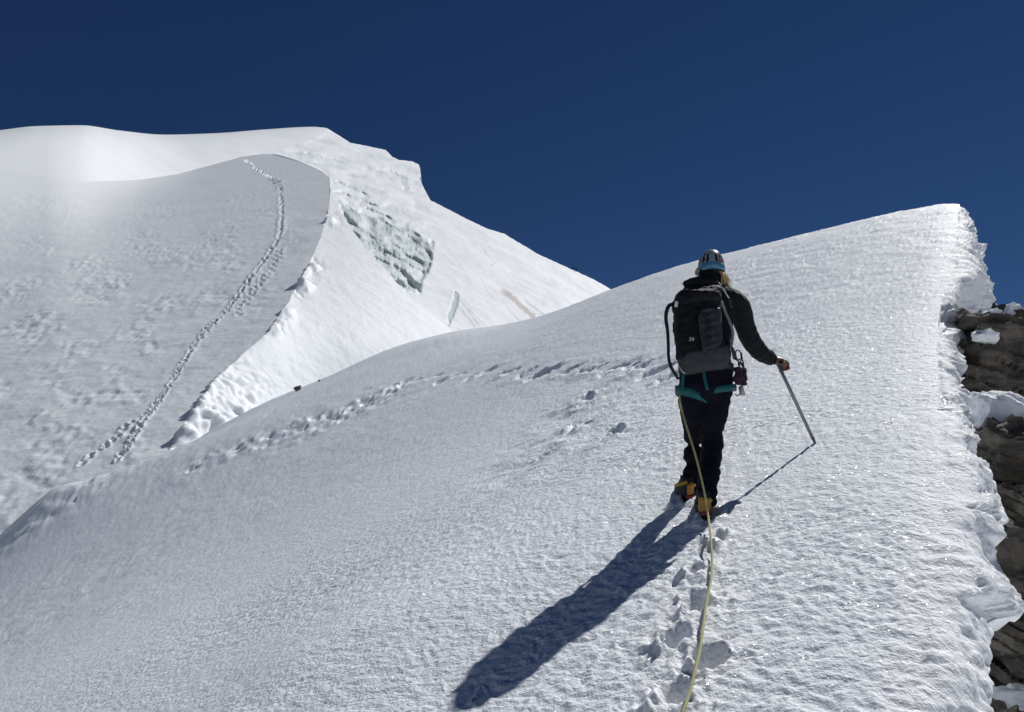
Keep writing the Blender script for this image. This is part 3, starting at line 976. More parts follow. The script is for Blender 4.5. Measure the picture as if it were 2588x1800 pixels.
# ------------------------------------------------------------------ small-thing materials
M_jacket = plain("jacket_cloth", (.0085, .0105, .0125), .75, .12, bump=(55, .25, .006), var=.25, vscale=12)
M_trouser = plain("trouser_cloth", (.0075, .008, .014), .8, .08, bump=(60, .25, .005), var=.2, vscale=10)
M_pack = plain("pack_cloth", (.009, .010, .0125), .7, .15, bump=(70, .3, .005), var=.25, vscale=14)
M_packside = plain("pack_side_cloth", (.030, .033, .038), .55, .25, bump=(40, .5, .008), var=.25, vscale=16)
M_packgrey = plain("pack_grey_cloth", (.05, .053, .057), .8, .12, bump=(90, .25, .004), var=.12, vscale=18)
M_web = plain("webbing", (.03, .032, .034), .6, .3, bump=(300, .4, .001))
M_webgrey = plain("webbing_grey", (.16, .17, .18), .6, .3, bump=(300, .4, .001))
M_white = plain("white_print", (.55, .56, .58), .6, .3)
M_teal = plain("harness_teal", (.008, .095, .10), .6, .3, bump=(150, .3, .003), var=.2)
M_helmet = plain("helmet_silver", (.24, .29, .34), .34, .5, metal=.3, var=.08, vscale=8)
M_helmblue = plain("helmet_blue", (.035, .15, .27), .35, .5, var=.15, vscale=10)
M_liner = plain("helmet_liner", (.012, .016, .022), .8, .2)
M_hair = plain("blonde_hair", (.46, .32, .16), .5, .4, bump=(120, .6, .004), var=.35, vscale=40)
M_skin = plain("skin", (.17, .070, .055), .5, .4, bump=(80, .2, .002), var=.12)
M_alu = plain("aluminium", (.24, .25, .265), .42, .5, metal=.8, bump=(200, .1, .0006), var=.08)
M_steel = plain("dark_steel", (.12, .12, .125), .35, .5, metal=.9)
M_yellow = plain("boot_yellow", (.42, .26, .035), .6, .4, bump=(60, .2, .003), var=.2)
M_orange = plain("boot_orange", (.45, .16, .03), .5, .4, var=.2)
M_red = plain("boot_red", (.22, .035, .04), .55, .35, var=.2)
M_black = plain("black_rubber", (.012, .012, .013), .7, .3, bump=(80, .3, .003))
M_glove = plain("glove_purple", (.035, .016, .030), .7, .25, bump=(90, .3, .004), var=.2)
M_tag = plain("pale_tag", (.42, .41, .36), .7, .2)


def rope_mat():
    m, nt, b = new_mat("rope_sheath")
    L = nt.links.new
    g = node(nt, "ShaderNodeTexCoord")
    wv = node(nt, "ShaderNodeTexWave", Scale=90.0, Distortion=2.0)
    wv.bands_direction = 'DIAGONAL'
    L(g.outputs["Object"], wv.inputs["Vector"])
    cr = node(nt, "ShaderNodeValToRGB")
    cr.color_ramp.elements[0].color = (.30, .29, .12, 1); cr.color_ramp.elements[1].color = (.50, .49, .24, 1)
    L(wv.outputs["Fac"], cr.inputs["Fac"]); L(cr.outputs[0], b.inputs["Base Color"])
    bp = node(nt, "ShaderNodeBump", Strength=.4, Distance=.002)
    L(wv.outputs["Fac"], bp.inputs["Height"]); L(bp.outputs[0], b.inputs["Normal"])
    b.inputs["Roughness"].default_value = .8
    return m


M_rope = rope_mat()

# ================================================================== CLIMBER
lean = lambda v: .15 * np.clip((985 - np.asarray(v, float)) / 235, 0, 1.25)
A = lambda u, v, y: aty(u, v, y + lean(v))
foot_r, _ = hit(1786, 1306)
foot_l, _ = hit(1744, 1264)
print("feet", foot_r, foot_l)
ROOT = np.array([(foot_r[0] + foot_l[0]) / 2, (foot_r[1] + foot_l[1]) / 2, min(foot_r[2], foot_l[2]) - .03])
person = empty("person", ROOT)
tag(person, "climber in black jacket and trousers with a silver blue helmet, seen from behind", "person")


def part(name, mb, mat, parent=person, smooth=True, label=None):
    o = link(name, mb.mesh(name, smooth, ROOT), mat)
    if parent is person:
        o.parent = person
    else:
        o.parent = parent
    if label: o["label"] = label
    return o


yR, yL = foot_r[1], foot_l[1]
YT = yR + .20         # torso plane
# joints
hipR, kneeR, ankR = A(1812, 985, YT), A(1803, 1115, YT + .03), A(1786, 1250, yR + .10)
hipL, kneeL, ankL = A(1752, 985, YT), A(1754, 1110, YT + .30), A(1750, 1226, yL + .09)
shR, elR, wrR = A(1860, 768, YT + .02), A(1893, 856, YT + .22), A(1949, 909, YT + .44)
shL, elL, wrL = A(1722, 768, YT + .02), A(1726, 862, YT + .05), A(1768, 878, YT + .17)
neck, headc = A(1792, 722, YT), A(1797, 672, YT + .03)
pel, chest = A(1783, 955, YT), A(1790, 800, YT)

# ---- body: one continuous figure
b = MB()
b.tube([pel, A(1785, 900, YT), A(1788, 850, YT), chest, A(1791, 755, YT)], [.125, .115, .125, .145, .12], n=20, flat=.62, up=(0, -1, 0))
b.tube([A(1791, 750, YT), neck, A(1795, 700, YT + .01)], [.065, .055, .052], n=16)
b.ball(headc, (.075, .095, .108))
b.ball(headc + np.array([0, .085, -.035]), (.05, .04, .05))                   # lower face, turned away
b.ball(headc + np.array([0, .105, -.01]), (.013, .022, .018))                 # nose
for s_ in (-1, 1): b.ball(headc + np.array([s_ * .076, .005, -.01]), (.012, .022, .032))
for (h_, k_, a_) in ((hipR, kneeR, ankR), (hipL, kneeL, ankL)):
    b.tube([h_ + (0, 0, .03), h_ * .5 + k_ * .5, k_, k_ * .45 + a_ * .55, a_], [.070, .056, .042, .040, .032], n=16)
for (s_, e_, w_) in ((shR, elR, wrR), (shL, elL, wrL)):
    b.tube([s_ * .8 + chest * .2, s_, s_ * .5 + e_ * .5, e_, e_ * .5 + w_ * .5, w_], [.055, .055, .046, .040, .037, .028], n=14)
# right hand closed over the axe head, left hand forward
hd = A(1966, 913, YT + .50)


def hand(b, wrist, palm, fdir, side, curl, k_=1.0):
    palm = np.array(palm); wrist = np.array(wrist)
    fdir = np.array(fdir, float); fdir /= np.linalg.norm(fdir)
    side = np.array(side, float); side -= fdir * (side @ fdir); side /= np.linalg.norm(side)
    dn = np.array(curl, float); dn -= fdir * (dn @ fdir); dn -= side * (dn @ side); dn /= np.linalg.norm(dn)
    fdir, side, dn = fdir * k_, side * k_, dn * k_
    b.tube([wrist, palm - fdir * .02, palm + fdir * .025], [.027 * k_, .036 * k_, .034 * k_], n=14, flat=.7, up=dn)
    for k, (ln, off) in enumerate(((.062, .030), (.070, .010), (.066, -.010), (.052, -.029))):
        p0 = palm + fdir * .022 + side * off
        p1 = p0 + fdir * .030 + dn * .006
        p2 = p1 + fdir * .010 + dn * .030
        p3 = p2 - fdir * (.020 + .1 * (ln - .06)) + dn * .014
        b.tube([p0, p1, p2, p3], [.0105 * k_, .010 * k_, .0095 * k_, .008 * k_], n=10, sub=2)
    t0 = palm - fdir * .015 + side * .030
    b.tube([t0, t0 + side * .020 + fdir * .012 + dn * .012, t0 + side * .012 + fdir * .028 + dn * .034, t0 - side * .006 + fdir * .034 + dn * .046], [.013 * k_, .012 * k_, .0105 * k_, .009 * k_], n=10, sub=2)


hand(b, wrR, hd, hd - wrR + np.array([.02, 0, -.01]), (-.35, -.9, .1), (.1, -.1, -1), 1.2)
hand(b, wrL, wrL + np.array([.08, .02, -.01]), (1, .25, -.05), (0, .1, 1), (0, -1, 0))
for (a_, f_) in ((ankR, foot_r), (ankL, foot_l)):
    b.tube([a_, (a_[0], a_[1] + .02, f_[2] + .06), (a_[0] + .01, a_[1] + .12, f_[2] + .06)], [.036, .04, .032], n=12)
body = link("body", fuse(b, "body", .0075, 3, origin=ROOT), M_skin); body.parent = person

# ---- trousers
cr_ = lambda s, k: (lambda c: s * perlin(c / k))


def wr_trouser(c):
    low = sstep(ROOT[2] + .95, ROOT[2] + .1, c[:, 2])
    q = c / np.array([.10, .10, .045]) + np.array([0, 0, 1]) * (c[:, :1] * 9)
    return (.004 + .009 * low) * perlin(q) + .004 * perlin(c / .03)


b = MB()
b.tube([A(1784, 925, YT), A(1784, 955, YT), A(1783, 990, YT), A(1783, 1012, YT)], [.158, .172, .172, .13], n=24, flat=.72, up=(0, -1, 0))
b.tube([A(1813, 975, YT), A(1810, 1010, YT), A(1806, 1045, YT + .01), A(1801, 1085, YT + .03), A(1800, 1118, YT + .03), A(1796, 1165, YT + .0), A(1790, 1215, yR + .12), A(1784, 1256, yR + .085), A(1783, 1276, yR + .075)],
       [.10, .095, .086, .071, .069, .067, .067, .062, .062], n=20, flat=1.0, sub=2)
b.tube([A(1752, 975, YT), A(1751, 1010, YT + .02), A(1752, 1045, YT + .10), A(1754, 1080, YT + .20), A(1754, 1115, YT + .30), A(1752, 1160, yL + .06), A(1751, 1206, yL + .08), A(1750, 1234, yL + .08)],
       [.10, .096, .085, .071, .068, .065, .064, .062], n=20, flat=1.0, sub=2)
trousers = link("trousers", fuse(b, "trousers", .010, 3, wr_trouser, ROOT), M_trouser); trousers.parent = person

# ---- jacket with collar and folded hood
def wr_jacket(c):
    arm = sstep(1.62, 1.72, c[:, 0])
    ax = (wrR - shR) / np.linalg.norm(wrR - shR)
    s_ = c @ ax
    fold = perlin(np.stack([s_ / .036, c[:, 1] / .16, c[:, 2] / .16], -1))
    return arm * .0075 * fold + (1 - arm) * .006 * perlin(c / np.array([.09, .09, .04])) + .003 * perlin(c / .025)


b = MB()
b.tube([A(1784, 962, YT), A(1785, 935, YT), A(1786, 900, YT), A(1788, 855, YT), A(1790, 800, YT), A(1791, 765, YT), A(1792, 742, YT)],
       [.176, .176, .160, .155, .172, .165, .12], n=26, flat=.66, up=(0, -1, 0))
b.tube([A(1818, 752, YT), A(1845, 756, YT), A(1866, 768, YT + .01), A(1876, 795, YT + .07), A(1883, 826, YT + .15), A(1894, 853, YT + .22), A(1911, 879, YT + .30), A(1930, 897, YT + .37), A(1951, 908, YT + .45)],
       [.080, .078, .073, .070, .070, .070, .065, .058, .050], n=20, sub=2)
b.tube([A(1765, 752, YT), A(1738, 756, YT), A(1722, 770, YT + .02), A(1722, 815, YT + .05), A(1728, 858, YT + .06), A(1746, 872, YT + .12), A(1764, 877, YT + .165)],
       [.075, .070, .064, .060, .060, .052, .042], n=18, sub=2)
b.tube([A(1790, 738, YT), A(1791, 715, YT + .0), A(1794, 697, YT + .015), A(1797, 686, YT + .02)], [.098, .086, .080, .079], n=20, flat=.95)
b.ball(A(1757, 713, YT - .09), (.088, .055, .034), rot=np.array(Matrix.Rotation(-.18, 3, 'Y')))
b.ball(A(1785, 716, YT - .10), (.085, .05, .040))
jacket = link("jacket", fuse(b, "jacket", .010, 3, wr_jacket, ROOT), M_jacket); jacket.parent = person

# ---- hair
b = MB()
r_ = random.Random(3)
for k in range(34):
    o1 = r_.gauss(0, 4); o2 = r_.gauss(0, 5); yy = YT - .02 + r_.gauss(0, .015)
    b.tube([A(1819 + o1 * .3, 684, yy), A(1828 + o1 * .5, 692 + o2 * .3, yy - .01), A(1832 + o1, 706 + o2 * .4, yy - .01), A(1836 + o1 * 1.3, 722 + o2, yy), A(1841 + o1 * 1.8 + o2 * .3, 738 + o2 * 1.6, yy)],
           [.004, .005, .0045, .003, .0008], n=5, sub=2)
part("hair", b, M_hair)
b = MB()
for k in range(9):
    o1 = r_.gauss(0, 2.5); yy = YT + r_.gauss(0, .015)
    b.tube([A(1764 + o1 * .3, 678, yy), A(1760 + o1 * .6, 686, yy), A(1760 + o1, 697 + o1, yy)], [.005, .005, .002], n=5, sub=2)
part("hair_wisp", b, M_hair)

# ---- helmet: slotted shell over a dark liner, blue lower rim
hc = A(1797.5, 681, YT + .03)
HX, HY, HZ = .0905, .118, .137
tilt = np.array(Matrix.Rotation(.10, 3, 'X'))


def helm(th, ph, s=1.0):
    th = th - .22
    # th azimuth (0 = back, towards the viewer), ph elevation
    x = math.cos(ph) ** .85 * math.sin(th) * HX if ph > 0 else math.sin(th) * HX
    y = -(math.cos(ph) ** .85 if ph > 0 else 1) * math.cos(th) * HY
    z = math.sin(ph) * HZ if ph > 0 else ph * HZ
    return hc + tilt @ (np.array([x, y, z]) * s)


nth, nph = 120, 40
ph0, ph1 = math.radians(7), math.pi / 2
vs_, fs = [], []
for i in range(nph + 1):
    for j in range(nth):
        vs_.append(helm(2 * math.pi * j / nth, ph0 + (ph1 - ph0) * i / nph))


def slot(th, ph):
    d = math.degrees((th + math.pi) % (2 * math.pi) - math.pi); e = math.degrees(ph)
    for c_, w_, lo, hi, bow in ((-19, 5.0, 12, 50, 5), (19, 5.0, 12, 52, 5), (-41, 6, 11, 55, 3), (41, 6, 12, 57, 3), (-62, 6, 10, 52, 2), (61, 6, 12, 56, 2),
                                (-80, 5, 10, 46, 0), (76, 5, 12, 48, 0), (-102, 5, 12, 44, 0), (100, 5, 12, 44, 0), (135, 7, 14, 44, 0), (-135, 7, 14, 44, 0), (160, 6, 20, 50, 0), (-160, 6, 20, 50, 0)):
        if lo < e < hi:
            t = (e - lo) / (hi - lo)
            cc = c_ + math.copysign(bow * math.sin(math.pi * t) - bow * (1 - t), c_)
            ww = w_ * min(1, 3.2 * min(t, 1 - t) + .35) * (1.0 + .5 * (1 - t))
            if abs(d - cc) < ww: return True
    return False


for i in range(nph):
    for j in range(nth):
        if not slot(2 * math.pi * (j + .5) / nth, ph0 + (ph1 - ph0) * (i + .5) / nph):
            fs.append((i * nth + j, i * nth + (j + 1) % nth, (i + 1) * nth + (j + 1) % nth, (i + 1) * nth + j))
b = MB().add(vs_, fs)
helmet = part("helmet", b, M_helmet)
so = helmet.modifiers.new("thickness", 'SOLIDIFY'); so.thickness = .006; so.offset = -1
b = MB()
n_ = 96
ringsv = []
for e, s_ in ((-13, .985), (-12, 1.01), (2, 1.02), (9, 1.018), (11, 1.0), (9, .975), (-12, .965)):
    rr = []
    for j in range(n_):
        th = 2 * math.pi * j / n_
        lift = .012 * math.cos(th) * (1 if math.cos(th) > 0 else .3) if e < 0 else .012 * math.cos(th * 3) * .5
        rr.append(helm(th, math.radians(max(e, -60)), s_) + np.array([0, 0, lift]))
    ringsv.append(np.array(rr))
b.rings(ringsv + [ringsv[0]], cap=False)
part("rim", b, M_helmblue, helmet)
b = MB().ball(hc + np.array([0, 0, .0]), (HX * .90, HY * .92, HZ * .93))
part("liner", b, M_liner, helmet)
b = MB().box(helm(math.radians(36), math.radians(17), .985), (.011, .006, .010), bev=.2)
part("headlamp_clip", b, M_red, helmet)

# ---- harness
b = MB()


def band(c, a_, b_, hgt, thick, tilt_x, tilt_y=0.0, n=44):
    rings_ = []
    for (o_, z_) in ((0, -1), (thick, -1), (thick * 1.3, 0), (thick, 1), (0, 1), (-.004, 0)):
        rg = ell_ring(c, a_ + o_, b_ + o_, n)
        rg[:, 2] += z_ * hgt / 2 + (rg[:, 0] - c[0]) * tilt_x + (rg[:, 1] - c[1]) * tilt_y
        rings_.append(rg)
    return rings_


harness = part("climbing_harness", MB().rings((lambda r: r + [r[0]])(band(A(1784, 930, YT), .176, .120, .045, .004, 0.0)), cap=False), M_web)
for (c_, a_, b_, hg, tx) in ((A(1750, 1000, YT + .02), .101, .103, .060, -.34), (A(1813, 986, YT), .113, .108, .045, .13)):
    r0 = band(c_, a_, b_, hg, .008, tx, .10)
    part("leg_loop", MB().rings(r0 + [r0[0]], cap=False), M_teal, harness)
for pts in ([(1778, 938), (1782, 960), (1788, 985)], [(1727, 945), (1725, 965), (1722, 990)]):
    part("riser_strap", MB().tube([A(u, v, YT - .150) for (u, v) in pts], .010, n=8, flat=.3, up=(0, -1, 0), sub=3), M_teal, harness)
part("buckle", MB().box(A(1848, 984, YT - .085), (.022, .007, .012), bev=.3), M_webgrey, harness)

# ---- boots with crampons
for (f_, a_, yw, lab) in ((foot_r, ankR, .05, "lower right boot with yellow heel clip"), (foot_l, ankL, -.12, "upper left boot with yellow heel clip sticking out")):
    cyaw, syaw = math.cos(yw), math.sin(yw)
    Rz = np.array(Matrix.Rotation(-yw, 3, 'Z')) @ np.array(Matrix.Rotation(.16, 3, 'X'))
    o0 = np.array([f_[0], f_[1] + .015, f_[2] - .012])
    T_ = lambda x, y, z: o0 + Rz @ np.array([x, y, z])
    b = MB()
    secs = []
    for (z, y0, y1, wx_) in ((.02, .0, .285, .043), (.05, -.004, .288, .046), (.085, .0, .27, .044), (.115, .004, .19, .042), (.14, .008, .13, .042), (.165, .010, .125, .040)):
        rg = []
        for t in np.linspace(0, 2 * math.pi, 28, endpoint=False):
            yy = (y0 + y1) / 2 - (y1 - y0) / 2 * math.cos(t)
            rg.append(T_(wx_ * math.sin(t) * (1 - .15 * (math.cos(t) < -.3)), yy, z))
        secs.append(np.array(rg))
    b.rings(secs)
    boot = part("boot", b, M_black, label=lab)
    b = MB()
    b.rings([np.array([T_(.045 * math.sin(t), .145 - .152 * math.cos(t), z) for t in np.linspace(0, 2 * math.pi, 24, endpoint=False)]) for z in (-.004, .022)])
    part("sole", b, M_black, boot)
    part("heel_counter", MB().rings([np.array([T_(s_ * .040 * math.sin(t), .055 - s_ * .066 * math.cos(t), z) for t in np.linspace(-1.35 if f_ is foot_r else -.15, 1.35, 15)]) for (z, s_) in ((.042, 1.0), (.06, 1.04), (.10, 1.02), (.128, 1.0), (.128, .94), (.042, .94))], cap=False), M_yellow, boot)
    part("heel_lever", MB().box(T_(-.012, -.018, .078), (.011, .008, .040), Rz, .3), M_orange, boot)
    part("heel_block", MB().box(T_(0, -.022, .034), (.032, .016, .014), Rz, .3), M_red, boot)
    part("strap", MB().box(T_(.018, -.016, .112), (.017, .006, .010), Rz, .3), M_yellow, boot)
    if f_ is foot_l:
        part("lever_tail", MB().box(T_(-.062, -.005, .118), (.044, .006, .010), Rz @ np.array(Matrix.Rotation(-.28, 3, 'Y')), .3), M_yellow, boot)
    fr_ = MB()
    for s_ in (-1, 1):
        fr_.tube([T_(s_ * .030, -.005, .0), T_(s_ * .034, .08, -.002), T_(s_ * .040, .18, -.002), T_(s_ * .03, .27, 0)], .006, n=6)
    part("crampon_frame", fr_, M_steel, boot)
    for (x, y) in ((-.032, -.008), (.032, -.008), (-.034, .05), (.034, .05), (-.040, .17), (.040, .17), (-.035, .24), (.035, .24)):
        part("crampon_point", MB().tube([T_(x, y, .004), T_(x, y, -.012), T_(x, y - .004, -.038)], [.008, .007, .001], n=5), M_steel, boot)

# ================================================================== BACKPACK
PY_ = YT - .135
pack = empty("backpack", A(1770, 945, PY_) - np.array([0, .05, 0]))
tag(pack, "black mountaineering backpack with grey base worn by the nearest climber", "backpack")
PR = np.array(pack.location)
yaw = math.radians(14)


def ppart(name, mb, mat, parent=pack, smooth=True, mesh=None):
    o = link(name, mesh if mesh is not None else mb.mesh(name, smooth, PR), mat)
    o.parent = parent
    return o


def pring(ul, ur_, v, b_, yoff=0.0, tl=0.0, pw=3.0):
    c0 = A(ul, v, PY_ + yoff); c1 = A(ur_, v, PY_ + yoff)
    c_ = (c0 + c1) / 2; half = np.linalg.norm(c1 - c0) / 2
    a_ = half - .18 * b_
    return ell_ring(c_, a_, b_, 40, yaw=yaw, power=pw, tilt=tl)


def wr_pack(s_=.006):
    return lambda c: s_ * perlin(c / np.array([.11, .11, .05])) + s_ * .55 * np.abs(perlin(c / np.array([.05, .07, .03]))) + .002 * perlin(c / .02)


b = MB()
b.rings([pring(1703, 1838, 912, .075), pring(1700, 1838, 880, .095), pring(1698, 1832, 840, .105), pring(1696, 1828, 800, .105), pring(1697, 1827, 765, .10), pring(1701, 1823, 748, .085)])
ppart("main_bag", b, M_pack, mesh=fuse(b, "main_bag", .009, 3, wr_pack(.007), PR))
b = MB()
b.rings([pring(1722, 1842, 941, .045, .02, .18), pring(1714, 1850, 930, .085, .0, .20), pring(1708, 1851, 908, .103, 0, .22), pring(1704, 1846, 893, .107, 0, .22), pring(1704, 1842, 886, .09, 0, .22)])
ppart("base_panel", b, M_packgrey, mesh=fuse(b, "base_panel", .009, 3, wr_pack(.004), PR))
b = MB()
b.rings([pring(1697, 1829, 772, .10, -.01, .16), pring(1694, 1831, 764, .118, -.012, .16), pring(1696, 1831, 747, .118, -.008, .15), pring(1704, 1829, 735, .10, .0, .12), pring(1724, 1822, 729, .07, .01, .08)])
lid = ppart("lid", b, M_pack, mesh=fuse(b, "lid", .009, 3, wr_pack(.012), PR))
# lighter side pocket panel on the right of the bag
b = MB()
def pface(u, v, out=.0):
    """point on the rear/right surface of the bag, by sight line, slightly proud"""
    t = (u - 1765) / 65.0
    return A(u, v, PY_ - .106 * (1 - .30 * max(t, 0) ** 2) + .055 * max(t, 0) - .020 * min(t, 0) - out)
vs_, fs = [], []
for i, v in enumerate(np.linspace(778, 890, 24)):
    uL = np.interp(v, [778, 800, 850, 890], [1772, 1764, 1770, 1776]); uRr = np.interp(v, [778, 850, 870, 890], [1823, 1826, 1822, 1806])
    for j, f_ in enumerate(np.linspace(0, 1, 14)):
        u = uL + (uRr - uL) * f_
        e = 4 * f_ * (1 - f_)
        wob = .006 * math.sin(v * .33 + f_ * 5) + .004 * math.sin(v * .12 - f_ * 9)
        vs_.append(pface(u, v, .036 + .014 * e + wob * e))
fs = [(i * 14 + j, i * 14 + j + 1, (i + 1) * 14 + j + 1, (i + 1) * 14 + j) for i in range(23) for j in range(13)]
o = ppart("side_pocket", MB().add(vs_, fs), M_packside)
o.modifiers.new("thickness", 'SOLIDIFY').thickness = .012
zig = [(1781, 790), (1797, 802), (1782, 815), (1798, 828), (1783, 841), (1799, 854), (1786, 866)]
ppart("compression_cord", MB().tube([pface(u, v, .060) for (u, v) in zig], .003, n=6), M_black)
zig = [(1797, 790), (1781, 802), (1798, 815), (1782, 828), (1799, 841), (1784, 854)]
ppart("compression_cord", MB().tube([pface(u, v, .062) for (u, v) in zig], .003, n=6), M_black)
ppart("side_strap", MB().tube([pface(1824, 762, .02), pface(1832, 785, .01), A(1845, 815, PY_), A(1852, 836, PY_ + .03), A(1851, 858, PY_ + .04), A(1846, 885, PY_ + .02)], .012, n=8, flat=.22, up=(.5, -1, 0), sub=4), M_webgrey)
ppart("hip_strap", MB().tube([A(1841, 870, PY_ + .03), A(1852, 885, PY_ + .03), A(1856, 905, PY_ + .06)], .016, n=8, flat=.3, up=(.5, -1, 0), sub=4), M_web)
ppart("shoulder_strap", MB().tube([A(1822, 722, PY_ + .06), A(1832, 738, PY_ + .05), A(1843, 757, PY_ + .055), A(1848, 778, PY_ + .07)], .013, n=8, flat=.3, up=(.3, -1, 0), sub=4), M_web)
ppart("load_lifter", MB().tube([A(1817, 714, PY_ + .02), A(1828, 732, PY_ + .015), A(1842, 753, PY_ + .03)], .0045, n=6, flat=.5, up=(.3, -1, 0), sub=3), M_white)
ppart("grab_loop", MB().tube([A(1824, 722, PY_ + .02), A(1836, 719, PY_ + .0), A(1844, 728, PY_ + .0), A(1846, 740, PY_ + .02)], .004, n=6, sub=4), M_black)
ppart("shoulder_strap", MB().tube([A(1736, 728, PY_ + .10), A(1726, 745, PY_ + .10), A(1715, 765, PY_ + .12)], .02, n=8, flat=.3, up=(.3, -1, 0), sub=4), M_web)
ppart("drinking_tube", MB().tube([A(1706, 768, PY_), A(1692, 772, PY_ - .01), A(1685, 786, PY_ - .01), A(1683, 806, PY_), A(1687, 835, PY_), A(1689, 870, PY_), A(1690, 905, PY_), A(1697, 930, PY_), A(1706, 945, PY_ + .02), A(1714, 958, PY_ + .04)],
      [.012, .013, .013, .012, .011, .010, .010, .011, .010, .010], n=10, sub=4), M_black)
ppart("hem_loop", MB().tube([A(1716, 925, PY_ - .02), A(1724, 938, PY_ - .05), A(1731, 944, PY_ - .06)], .004, n=6, sub=3), M_white)
ppart("zip_tag", MB().box(pface(1709, 769, .035), (.010, .003, .019), np.array(Matrix.Rotation(.15, 3, 'Y')), .3), M_white, lid)
# printed mark on the bag
cu_ = bpy.data.curves.new("mark", 'FONT'); cu_.body = "39"; cu_.size = .034; cu_.extrude = .0006; cu_.align_x = 'CENTER'; cu_.align_y = 'CENTER'; cu_.shear = .15
to = bpy.data.objects.new("mark_raw", cu_); COL.objects.link(to)
tm = bpy.data.meshes.new_from_object(to.evaluated_get(bpy.context.evaluated_depsgraph_get()))
COL.objects.unlink(to); bpy.data.objects.remove(to)
o = link("printed_mark", tm, M_white); o.parent = pack
o.rotation_euler = (math.pi / 2, .12, math.radians(2))
MARK = o
MARK_AT = pface(1747, 858, .02)
o.location = Vector(MARK_AT) - Vector(PR)

# ================================================================== ICE AXE
tip, _ = hit(2058, 1116)
axe = empty("ice_axe", tip)
tag(axe, "straight grey shafted ice axe planted in the snow beside the climber", "ice axe")
AR = np.array(tip)
top_ = hd + np.array([.004, 0, -.035])
ax_ = (tip - top_); ln_ = np.linalg.norm(ax_); ax_ /= ln_
axe_end = tip + ax_ * .06


def apart(name, mb, mat):
    o = link(name, mb.mesh(name, True, AR), mat); o.parent = axe; return o


print("axe length", ln_)
apart("shaft", MB().tube([top_ - ax_ * .03, tip - ax_ * .02], .0135, n=14, flat=.72, up=(.3, -1, 0)), M_alu)
apart("spike", MB().tube([tip - ax_ * .03, tip + ax_ * .02, axe_end], [.011, .009, .002], n=10), M_steel)
pk = np.array([-.15, .95, 0.0]); pk -= ax_ * (pk @ ax_); pk /= np.linalg.norm(pk)
h0 = top_ - ax_ * .035
sd_ = np.cross(pk, ax_)
apart("pick", MB().tube([h0, h0 + pk * .05 - ax_ * .004, h0 + pk * .10 + ax_ * .008, h0 + pk * .145 + ax_ * .03], [.014, .012, .010, .003], n=8, flat=.35, up=sd_, sub=3), M_steel)
apart("adze", MB().tube([h0, h0 - pk * .03, h0 - pk * .055 + ax_ * .006, h0 - pk * .075 + ax_ * .012], [.012, .012, .018, .024], n=8, flat=.3, up=ax_, sub=2), M_steel)

# ================================================================== GEAR ON THE HIP
def hung(name, label, cat, base):
    o = empty(name, base); return tag(o, label, cat)


def hpart(name, mb, mat, root, mesh=None):
    o = link(name, mesh if mesh is not None else mb.mesh(name, True, np.array(root.location)), mat); o.parent = root; return o


YG = YT - .06
def biner(b, cu0, cv0, w_, h_, y, rot):
    pts = []
    for t in np.linspace(0, 2 * math.pi, 25):
        x, z = w_ * math.sin(t) * (1 + .15 * math.cos(t)), h_ * math.cos(t)
        pts.append((cu0 + x * math.cos(rot) + z * math.sin(rot), cv0 + x * math.sin(rot) - z * math.cos(rot)))
    b.tube([A(u, v, y) for (u, v) in pts], .005, n=8, cap=False)
    return b


cb = hung("carabiner", "pale locking carabiner clipped high on the climber's right hip", "carabiner", A(1869, 912, YG))
hpart("frame", biner(MB(), 1867, 900, 7, 15, YG, -.25), M_alu, cb)
hpart("gate", MB().tube([A(1873, 892, YG), A(1875, 908, YG)], .007, n=10), M_black, cb)
cb = hung("carabiner", "dark carabiner hanging just below the pale one on the right hip", "carabiner", A(1874, 935, YG + .01))
hpart("frame", biner(MB(), 1873, 922, 6, 15, YG + .015, -.15), M_steel, cb)
hpart("gate", MB().tube([A(1868, 914, YG + .015), A(1869, 930, YG + .015)], .006, n=10), M_steel, cb)
sl = hung("gear_sling", "dark cord sling looped from the harness on the right hip", "sling", A(1872, 945, YG + .03))
hpart("loop", MB().tube([A(1855, 905, YG + .03), A(1870, 915, YG + .02), A(1880, 930, YG + .02), A(1881, 948, YG + .02), A(1872, 955, YG + .02), A(1864, 942, YG + .02), A(1856, 930, YG + .03)], .007, n=8, sub=4), M_web, sl)
for (cu0, cv0, dy, lab) in ((1866, 955, .0, "dark purple glove hanging nearest the climber's right hip"), (1877, 957, .035, "dark purple glove hanging behind the other at the right hip")):
    gl = hung("glove", lab, "glove", A(cu0, cv0 + 20, YG + dy))
    gl["group"] = "gloves hanging from the harness"
    b = MB()
    y_ = YG + dy
    b.tube([A(cu0, cv0 - 20, y_), A(cu0 + 1, cv0 - 8, y_), A(cu0 + 2, cv0 + 4, y_)], [.024, .026, .030], n=14, flat=.6, up=(0, -1, 0))
    for k in range(4):
        b.tube([A(cu0 - 6 + 4.5 * k, cv0 + 2, y_), A(cu0 - 6 + 4.8 * k, cv0 + 12, y_ + .004), A(cu0 - 5 + 4.8 * k, cv0 + 19 - abs(k - 1.4) * 2, y_ + .012)], [.010, .0095, .008], n=8)
    b.tube([A(cu0 - 7, cv0 - 6, y_), A(cu0 - 12, cv0 + 2, y_), A(cu0 - 12, cv0 + 9, y_)], [.010, .010, .008], n=8)
    hpart("shell", b, M_glove, gl, mesh=fuse(b, "shell", .006, 2, None, np.array(gl.location)))
    hpart("cuff", MB().tube([A(cu0 - 1, cv0 - 25, y_), A(cu0, cv0 - 16, y_)], [.028, .028], n=16, flat=.62, up=(0, -1, 0)), M_black, gl)
it = hung("avalanche_probe_tag", "pale fabric tag with a dark hook dangling below the hanging gloves", "tag", A(1876, 999, YG + .01))
